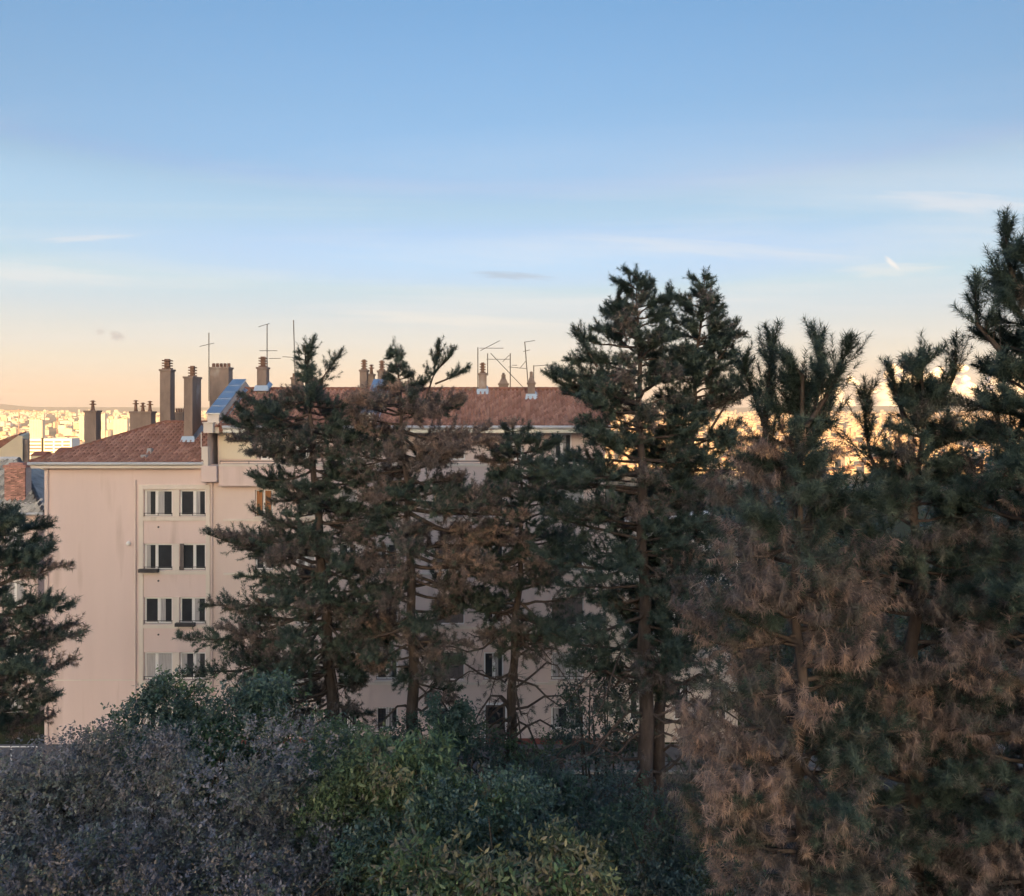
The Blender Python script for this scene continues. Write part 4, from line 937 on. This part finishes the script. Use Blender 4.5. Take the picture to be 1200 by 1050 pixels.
FAR = (24, 0.155, 0.026, 80); NEAR = (60, 0.135, 0.0125, 80)
# far left, cut by the frame
pine('pine cut by the left edge, green above and rusty brown below', 27, [(-34,880),(-30,680),(-26,605)], 0.24,
     [(608,-20,25),(622,-60,62),(640,-70,80),(655,-70,78),(680,-80,105),(740,-80,128),(800,-80,118),(840,-80,80),(880,-60,50)], 11, brown=-0.1, brown_low=0.75, ybrown=800, nd=FAR, dens=1.35, spacing=0.40)
pine('dark pine left of the brown one, forked green tip above the zinc gables', 34, [(392,880),(385,760),(372,600),(362,480),(357,404)], 0.34,
     [(398,-3,3),(440,-7,7),(456,-14,12),(466,-50,34),(480,-96,64),(510,-104,76),(545,-104,70),(572,-62,72),(602,-62,72),(625,-100,75),(660,-125,85),(690,-130,80),(740,-132,75),(790,-125,60),(830,-95,40)], 21, brown=0.33, brown_low=0.42, ybrown=640, ygreen=450, upmax=26, tones=(0,0,0,0,1), nd=FAR, dens=1.3, spacing=0.42, per=5,
     leaders=[[(362,470,0),(380,440,-0.2),(398,415,-0.2)],[(358,440,0),(366,400,0.2)]], dead=7, gap=0.24)
pine('rusty brown twin-topped pine in the middle, mostly dead needles', 33, [(484,880),(484,760),(478,600),(470,480),(463,405)], 0.30,
     [(398,-3,3),(436,-7,7),(450,-14,18),(462,-45,62),(480,-62,92),(510,-62,100),(560,-65,125),(610,-72,130),(660,-75,120),(710,-75,105),(760,-72,80),(800,-50,50)], 31, brown=0.66, brown_low=0.50, ygreen=452, upmax=26, ybrown=650, nd=FAR, dens=1.35, spacing=0.42, per=5, tones=(0,1,1,1,1,2),
     leaders=[[(495,480,0.5),(508,440,0.5),(514,405,0.5)],[(510,450,0.5),(535,440,0.5),(546,432,0.4)],[(505,440,.5),(526,420,.5),(530,412,.5)]], dead=7, gap=0.24)
pine('slim pine with bare lower trunk in front of the house door', 35, [(598,890),(602,760),(610,660),(612,560),(600,500)], 0.26,
     [(496,-6,6),(510,-25,28),(540,-45,62),(580,-40,85),(640,-42,80),(690,-58,85),(730,-55,90),(765,-30,60)], 41, brown=0.12, brown_low=0.35, ybrown=720, upmax=34, nd=FAR, dens=1.35, spacing=0.45, per=5, dead=34, gap=0.06)
pine('tallest green pine in the centre with straight bare trunk', 28, [(757,985),(757,860),(755,700),(750,500),(747,325)], 0.34,
     [(318,-5,5),(345,-22,22),(370,-28,38),(395,-75,45),(430,-80,60),(455,-108,70),(490,-105,75),(540,-105,75),(590,-110,80),(640,-110,75),(690,-110,75),(740,-100,70),(780,-85,60),(810,-60,40)], 51, brown=0.0, brown_low=0.3, ybrown=720, upmax=52, nd=FAR, dens=1.3, spacing=0.46, per=5,
     leaders=[[(700,430,-0.5),(685,405,-0.6),(675,388,-0.6)],[(690,470,-0.3),(660,452,-0.4),(643,440,-0.5)],[(735,400,0),(722,360,0),(728,340,0)],[(765,400,0),(780,370,0),(786,342,0)]], dead=20, gap=0.06)
pine('leaning green pine just right of the tallest one', 29.5, [(769,985),(772,860),(788,660),(806,560),(816,440),(825,325)], 0.27,
     [(318,-4,4),(345,-20,15),(375,-28,25),(400,-32,35),(440,-38,50),(490,-40,70),(540,-60,70),(590,-70,70),(640,-60,70),(700,-60,70),(760,-50,75),(820,-40,60)], 61, brown=0.02, brown_low=0.3, ybrown=700, nd=FAR, dens=1.35, spacing=0.44, per=5,
     leaders=[[(830,440,0),(850,410,0),(862,380,0)],[(835,500,0),(865,450,0),(880,425,-.3)]], dead=14, gap=0.06)
pine('near pine right of centre with tufted candles above, rusty below', 12.0, [(940,1060),(935,700),(930,520),(945,440)], 0.17,
     [(440,-8,8),(470,-26,14),(520,-44,18),(560,-60,30),(600,-95,60),(660,-115,85),(720,-112,95),(790,-122,110),(860,-150,120),(930,-135,125),(1000,-130,130),(1080,-140,140)], 71, brown=0.05, brown_low=0.62, ybrown=610, tones=(0,1,1,2,2), nd=NEAR, dens=1.35, spacing=0.44, slen=(0.14,0.30), per=5, pf=0.19, jit=0.35, hang=0.6,
     leaders=[[(930,560,0),(955,480,0),(962,440,-.2),(958,402,-.2)],[(945,500,-.3),(975,455,-.4),(992,412,-.4)],[(915,560,0),(890,480,0.3),(872,432,0.3)],[(895,500,.3),(905,420,.3),(907,400,.3)],[(940,500,-.2),(940,440,-.3),(925,424,-.3)]], tmin=0.16)
pine('rusty pine in the gap between the two near right pines', 13.2, [(1070,1060),(1072,700),(1078,520),(1080,415)], 0.22,
     [(408,-4,4),(440,-9,12),(480,-14,22),(520,-24,36),(580,-60,60),(640,-80,80),(720,-90,90),(800,-95,95),(900,-110,100),(1080,-120,110)], 81, brown=0.1, brown_low=0.55, ybrown=630, tones=(0,0,1,1,2), nd=NEAR, dens=1.35, spacing=0.44, slen=(0.14,0.30), per=5, pf=0.19, jit=0.35, hang=0.6,
     leaders=[[(1071,610,0),(1040,575,.2),(1020,535,.4),(1014,500,.5),(1016,464,.5)],[(1100,480,0),(1118,440,0),(1120,415,0)],[(1060,490,0),(1050,460,0),(1046,440,0)]], tmin=0.16)
pine('tall pine cut by the right edge, highest tip in view', 12.4, [(1212,1060),(1214,700),(1212,400),(1208,280)], 0.26,
     [(275,-5,5),(310,-20,25),(335,-32,35),(360,-42,50),(390,-54,60),(420,-60,60),(450,-60,60),(500,-62,70),(540,-85,80),(600,-90,100),(700,-110,110),(800,-120,110),(900,-120,110),(1080,-120,110)], 91, brown=0.0, brown_low=0.50, ybrown=640, tones=(0,1,1,2), nd=NEAR, dens=1.35, spacing=0.44, slen=(0.14,0.30), per=5, pf=0.19, jit=0.35, hang=0.6,
     leaders=[[(1195,350,0),(1182,310,0),(1178,272,0)],[(1180,420,0),(1145,380,0),(1143,345,0)]], tmin=0.16)

# ------------------------------------------------------------------ broadleaved shrubs and small trees
def shrub(label, cat, name, D, blobs, cols, seed, n_sprig=3000, leaf=(0.075,0.04), nl=9, droop=0.3, group='shrubs below the pines', sprigl=0.38):
    """blobs: (px, py, rx_px, ry_px, depth offset m, depth radius m)"""
    rng = np.random.default_rng(seed)
    cx = np.mean([b[0] for b in blobs]); x0 = fx(cx, D); gz = float(ground_z(x0, D))
    root = empty(name, (x0, D, gz)); tag(root, label, cat, group)
    vol = np.array([b[2]*b[3] for b in blobs], float); prob = vol/vol.sum()
    bi = rng.choice(len(blobs), n_sprig, p=prob); Bq = np.array(blobs, float)[bi]
    u = unit(rng.normal(size=(n_sprig,3))); rr = rng.uniform(0.55, 1.0, n_sprig)**0.6
    u[:,1] = np.where(u[:,1] > 0.3, -u[:,1], u[:,1])          # mostly the half that faces the camera
    bump = 1+0.16*nnoise(u*3.0+Bq[:,:1]*0.05, 1.6, seed)
    Dd = D+Bq[:,4]
    ctr = np.stack([(Bq[:,0]-600)*Dd/F, Dd, EYE-(Bq[:,1]-HZ)*Dd/F], -1)
    rad = np.stack([Bq[:,2]*Dd/F, Bq[:,5], Bq[:,3]*Dd/F], -1)
    nsub = 10; sc_ = unit(rng.normal(size=(len(blobs),nsub,3))); sc_[...,1] = np.where(sc_[...,1] > 0.35, -sc_[...,1], sc_[...,1]); sr_ = rng.uniform(0.26,0.55,(len(blobs),nsub))
    si = rng.integers(0, nsub, n_sprig); cs = sc_[bi,si]*(1-0.32*sr_[bi,si])[:,None]; v = unit(rng.normal(size=(n_sprig,3))+0.5*cs)
    q_ = np.where((rng.random(n_sprig) < 0.9)[:,None], cs+v*(sr_[bi,si]*rng.uniform(0.5,1.0,n_sprig)**0.5)[:,None], u*(rr*bump)[:,None]*0.9)
    P = ctr+q_*rad; tone = np.random.default_rng(seed+7).uniform(0.7,1.3,(len(blobs),nsub))[bi,si]; u = unit(q_)
    d = unit(u*np.array([[1,1,0.6]])+rng.normal(size=(n_sprig,3))*0.5+np.array([[0,0,0.45-droop]]))
    # long free shoots poking out of the outline
    free = rng.random(n_sprig) < 0.05; P[free] += u[free]*rng.uniform(0.1,0.4,(free.sum(),1))
    k = nl; tt = (np.arange(k)+0.5)/k
    sl = sprigl*rng.uniform(0.6,1.3,n_sprig)
    base = P[:,None]+d[:,None]*(sl[:,None]*tt[None])[...,None]; base[...,2] -= droop*0.25*(sl[:,None]*tt[None]**2)
    a = unit(np.cross(d, np.array([[0.1,0.2,1.0]]))); b = np.cross(a, d)
    g = (np.arange(k)*2.4)[None]+rng.uniform(0,6.28,(n_sprig,1))
    rdir = np.cos(g)[...,None]*a[:,None]+np.sin(g)[...,None]*b[:,None]
    ld = unit(d[:,None]*0.6+rdir*0.9+rng.normal(size=(n_sprig,k,3))*0.25+np.array([0,0,-droop*0.5]))
    nrm = unit(np.cross(ld, rng.normal(size=(n_sprig,k,3))*0.5+np.cross(ld, np.array([0,0,1.0]))))
    sd = unit(np.cross(ld, nrm))
    sz = rng.uniform(0.55,1.4,(n_sprig,k,1)); ll = leaf[0]*sz; lw = leaf[1]*sz
    v0 = base; v1 = base+ld*ll*0.45+sd*lw/2+nrm*lw*0.12; v2 = base+ld*ll*0.45-sd*lw/2+nrm*lw*0.12; v3 = base+ld*ll
    V = np.stack([v0,v1,v3,v2], 2).reshape(-1,3); m = n_sprig*k; i4 = (np.arange(m)*4)[:,None]
    Fc = np.concatenate([i4+np.array([[0,1,2]]), i4+np.array([[0,2,3]])])
    cols = np.array(cols); nn = nnoise(P, 1.3, seed+2)*0.5+0.5
    ci = np.clip((nn*len(cols)+rng.uniform(-1.6,1.6,n_sprig)).astype(int), 0, len(cols)-1)
    col = np.repeat(cols[ci]*rng.uniform(0.8,1.2,(n_sprig,1))*tone[:,None], k, axis=0)*rng.uniform(0.8,1.2,(m,1)); col = np.repeat(col, 4, axis=0)
    q = npmesh('crown', V, Fc, M['leaf'], root, col); q['kind'] = 'stuff'
    STATS.append((label[:30], n_sprig, len(Fc)))
    # stem and limbs that reach into each blob
    pr = random.Random(seed); base_p = Vector((x0, D, gz-0.2)); fork = Vector((x0, D, gz+1.2))
    mb = MB(); mb.tube([base_p, fork], [0.16,0.12], 8); mb.build('trunk', M['bark2'], root, smooth=True)
    mb = MB()
    for bl in blobs:
        c = px(bl[0], bl[1], D+bl[4]); c.y = D+bl[4]
        for j in range(4):
            e = c+Vector((pr.uniform(-.8,.8)*bl[2]*D/F, pr.uniform(-.6,.6)*bl[5], pr.uniform(-.2,.85)*bl[3]*D/F)); mid = fork.lerp(e, 0.5)+Vector((pr.uniform(-.3,.3),pr.uniform(-.3,.3),0.2))
            mb.tube([fork, fork.lerp(mid,0.5)+Vector((0,0,0.15)), mid, mid.lerp(e,0.6), e], [0.07,0.055,0.04,0.025,0.008], 5, False)
    q = mb.build('limbs', M['bark2'], root); q['kind'] = 'stuff'
    return root

PUR = [(0.190,0.192,0.221),(0.221,0.221,0.251),(0.193,0.214,0.195),(0.155,0.181,0.155),(0.205,0.193,0.198),(0.160,0.172,0.181),(0.239,0.237,0.265)]
PURG = [(0.132,0.158,0.116),(0.159,0.150,0.167),(0.187,0.179,0.212),(0.185,0.160,0.143),(0.114,0.140,0.114)]
BLG = [(0.069,0.118,0.097),(0.088,0.143,0.115),(0.105,0.160,0.147),(0.060,0.109,0.074)]
GRN = [(0.098,0.159,0.080),(0.117,0.190,0.098),(0.147,0.208,0.111),(0.088,0.144,0.088)]
YEL = [(0.163,0.207,0.107),(0.233,0.255,0.133),(0.256,0.245,0.145),(0.132,0.177,0.099),(0.208,0.186,0.131)]
DRK = [(0.061,0.101,0.101),(0.072,0.121,0.121),(0.101,0.121,0.121),(0.061,0.112,0.072)]
shrub('dark green bush reaching up to the lowest window of the pink block', 'shrub', 'green_shrub', 25, [(205,850,45,48,0,1.6),(270,840,55,42,0.4,1.6),(335,850,45,50,0,1.6),(240,880,80,40,-0.5,1.5)], BLG+GRN, 101, 3600, (0.12,0.065), 9, 0.25)
shrub('big purple-leaved plum tree filling the bottom left', 'tree', 'plum_tree', 20, [(110,960,95,75,0.2,1.8),(225,950,100,85,-0.2,2.0),(340,940,85,75,0.2,1.8),(60,1030,100,70,-0.8,1.6),(180,1040,120,70,-1.2,1.6),(310,1030,110,75,-1.0,1.8),(150,900,60,45,0.3,1.2),(60,935,70,50,0.5,1.3),(15,925,50,35,0.8,1.0),(20,980,60,50,0.2,1.2),(100,900,40,35,0.6,1.0),(50,905,65,38,0.9,1.0),(270,890,70,45,0.4,1.4),(400,960,40,60,0.2,1.2)], PUR, 111, 11500, (0.085,0.048), 9, 0.2)
shrub('brownish branch-rich plum in front at the bottom left corner', 'tree', 'plum_tree', 16.5, [(40,1050,75,60,0,1.2),(130,1055,90,45,0,1.2),(250,1060,100,50,0,1.2),(350,1060,80,40,0,1.0)], PURG, 121, 3000, (0.085,0.048), 9, 0.3)
shrub('bright green shrub between the plum tree and the yellowing tree', 'shrub', 'green_shrub', 21, [(420,890,50,40,0,1.5),(400,960,50,70,-0.3,1.5),(440,950,60,70,-0.2,1.5),(430,1030,70,50,-0.5,1.4)], GRN+YEL[3:4]+BLG[:2], 131, 3600, (0.11,0.05), 9, 0.35)
shrub('pale yellowish tree with drooping leaves below the brown pine', 'tree', 'walnut_tree', 20, [(490,900,45,45,0,1.3),(520,930,60,60,-0.2,1.5),(470,970,60,60,-0.3,1.3),(560,960,60,50,-0.2,1.3)], YEL+GRN, 141, 3000, (0.16,0.055), 8, 0.7)
shrub('deep green shrub behind the yellowing tree at the bottom', 'shrub', 'green_shrub', 19.0, [(540,960,75,55,0,1.3),(600,965,60,45,0.2,1.3),(490,1010,80,60,-0.4,1.3)], GRN+BLG, 151, 3200, (0.10,0.05), 9, 0.35)
shrub('yellow-green young tree at the bottom centre, nearest of all', 'tree', 'walnut_tree', 16, [(575,1005,75,50,0,1.1),(630,1040,60,55,-0.1,1.1),(520,1050,80,50,-0.3,1.1),(590,1060,90,50,-0.3,1.1)], YEL+GRN[:2], 161, 3200, (0.15,0.055), 8, 0.6)
shrub('dark blue-green shrub beside the dark parked car', 'shrub', 'dark_shrub', 27, [(610,920,55,35,0,1.6),(670,925,60,42,0,1.6),(640,960,80,45,-0.6,1.6)], DRK+BLG[1:3]+PUR[3:4], 171, 3000, (0.11,0.06), 9, 0.3)
shrub('dark undergrowth bush around the foot of the tallest pine', 'shrub', 'dark_shrub', 24, [(700,985,70,60,0,1.6),(770,1000,80,60,-0.5,1.6),(820,960,45,60,0.3,1.4),(720,1040,90,50,-0.8,1.6),(830,1040,60,50,-0.5,1.4)], DRK+BLG[:2], 181, 4200, (0.10,0.055), 9, 0.3)
shrub('mixed dark shrub along the pavement in front of the ground-floor windows', 'shrub', 'dark_shrub', 33, [(420,872,40,24,0,1.0),(480,868,34,28,0,1.0),(560,882,36,20,0,1.0),(640,890,50,18,0,1.0)], BLG+GRN, 211, 1700, (0.11,0.06), 9, 0.3)
shrub('loose dark shrub climbing beside the tallest trunk', 'shrub', 'dark_shrub', 30, [(700,850,35,55,0,1.2),(720,900,45,55,0,1.2),(690,800,25,40,0,0.8)], DRK, 191, 1300, (0.11,0.06), 9, 0.4)
shrub('small leafy sapling in front of the dark ground-floor shutters', 'shrub', 'leafy_sapling', 30, [(525,845,20,24,0,0.7),(530,880,25,30,0,0.8)], BLG, 201, 700, (0.13,0.08), 8, 0.3)

shrub('dark leafy tree behind the near right pines, left of the pair', 'tree', 'leafy_tree', 36, [(885,640,50,70,0,2.5),(950,625,65,70,0.5,2.5),(900,740,60,70,0,2.5),(970,730,60,80,0,2.5)], DRK, 221, 2600, (0.20,0.11), 9, 0.3, group='leafy trees behind the near pines', sprigl=0.7)
shrub('dark leafy tree behind the near right pines, at the right edge', 'tree', 'leafy_tree', 37, [(1050,625,60,70,0,2.5),(1130,615,75,75,0.5,2.5),(1190,640,50,80,0,2.5),(1060,740,65,75,0,2.5),(1150,740,70,80,0,2.5)], DRK, 231, 3000, (0.20,0.11), 9, 0.3, group='leafy trees behind the near pines', sprigl=0.7)

# ------------------------------------------------------------------ cumulus bank beyond the haze
def cloud():
    rng = random.Random(8); D = 14500.0; bm = bmesh.new()
    def blob(p, y, r):
        m = Matrix.Translation(((p-600)*D/F, D+rng.uniform(-200,500), EYE+(HZ-y)*D/F)) @ Matrix.Diagonal((r*1.15, r, r*0.85, 1))
        bmesh.ops.create_icosphere(bm, subdivisions=3, radius=1.0, matrix=m)
    for k in range(120):
        p = rng.uniform(955, 1290); top = 436+14*math.sin(p*0.045)+10*math.sin(p*0.11+1)+max(0,(1000-p)*0.5)
        y = top+abs(rng.gauss(0, 1))*18; blob(p, y, rng.uniform(80, 200)*(0.55+0.02*min(40,y-top)))
    for v in bm.verts:
        c = v.co; n = math.sin(c.x*0.021+c.z*0.017)*math.sin(c.z*0.025+1+c.y*0.013)+0.5*math.sin(c.x*0.055+2)*math.sin(c.z*0.06+c.y*0.04)
        v.co += v.normal*(n*16)
    me = bpy.data.meshes.new('cloud'); bm.to_mesh(me); bm.free()
    me.polygons.foreach_set('use_smooth', [True]*len(me.polygons)); me.materials.append(mat('cloud', (0.85,0.85,0.86), 1.0, 0.02, 0.002, spec=0.0))
    o = bpy.data.objects.new('cloud_bank', me); C.objects.link(o); tag(o, 'golden cumulus bank low behind the right pines', 'cloud', kind='stuff')
cloud()

# ------------------------------------------------------------------ haze
mb = MB(); mb.box(-12300, 12300, -1600, 12200, -125, 185)
hm = bpy.data.materials.new('haze'); hm.use_nodes = True; t = hm.node_tree; t.nodes.remove(t.nodes['Principled BSDF'])
pv = t.nodes.new('ShaderNodeVolumePrincipled'); pv.inputs['Color'].default_value = (0.80,0.82,0.90,1); pv.inputs['Density'].default_value = 0.00009; pv.inputs['Anisotropy'].default_value = 0.0
t.links.new(pv.outputs[0], t.nodes['Material Output'].inputs['Volume'])
tag(mb.build('haze', hm), kind='stuff')
print(STATS, sum(s[2] for s in STATS))
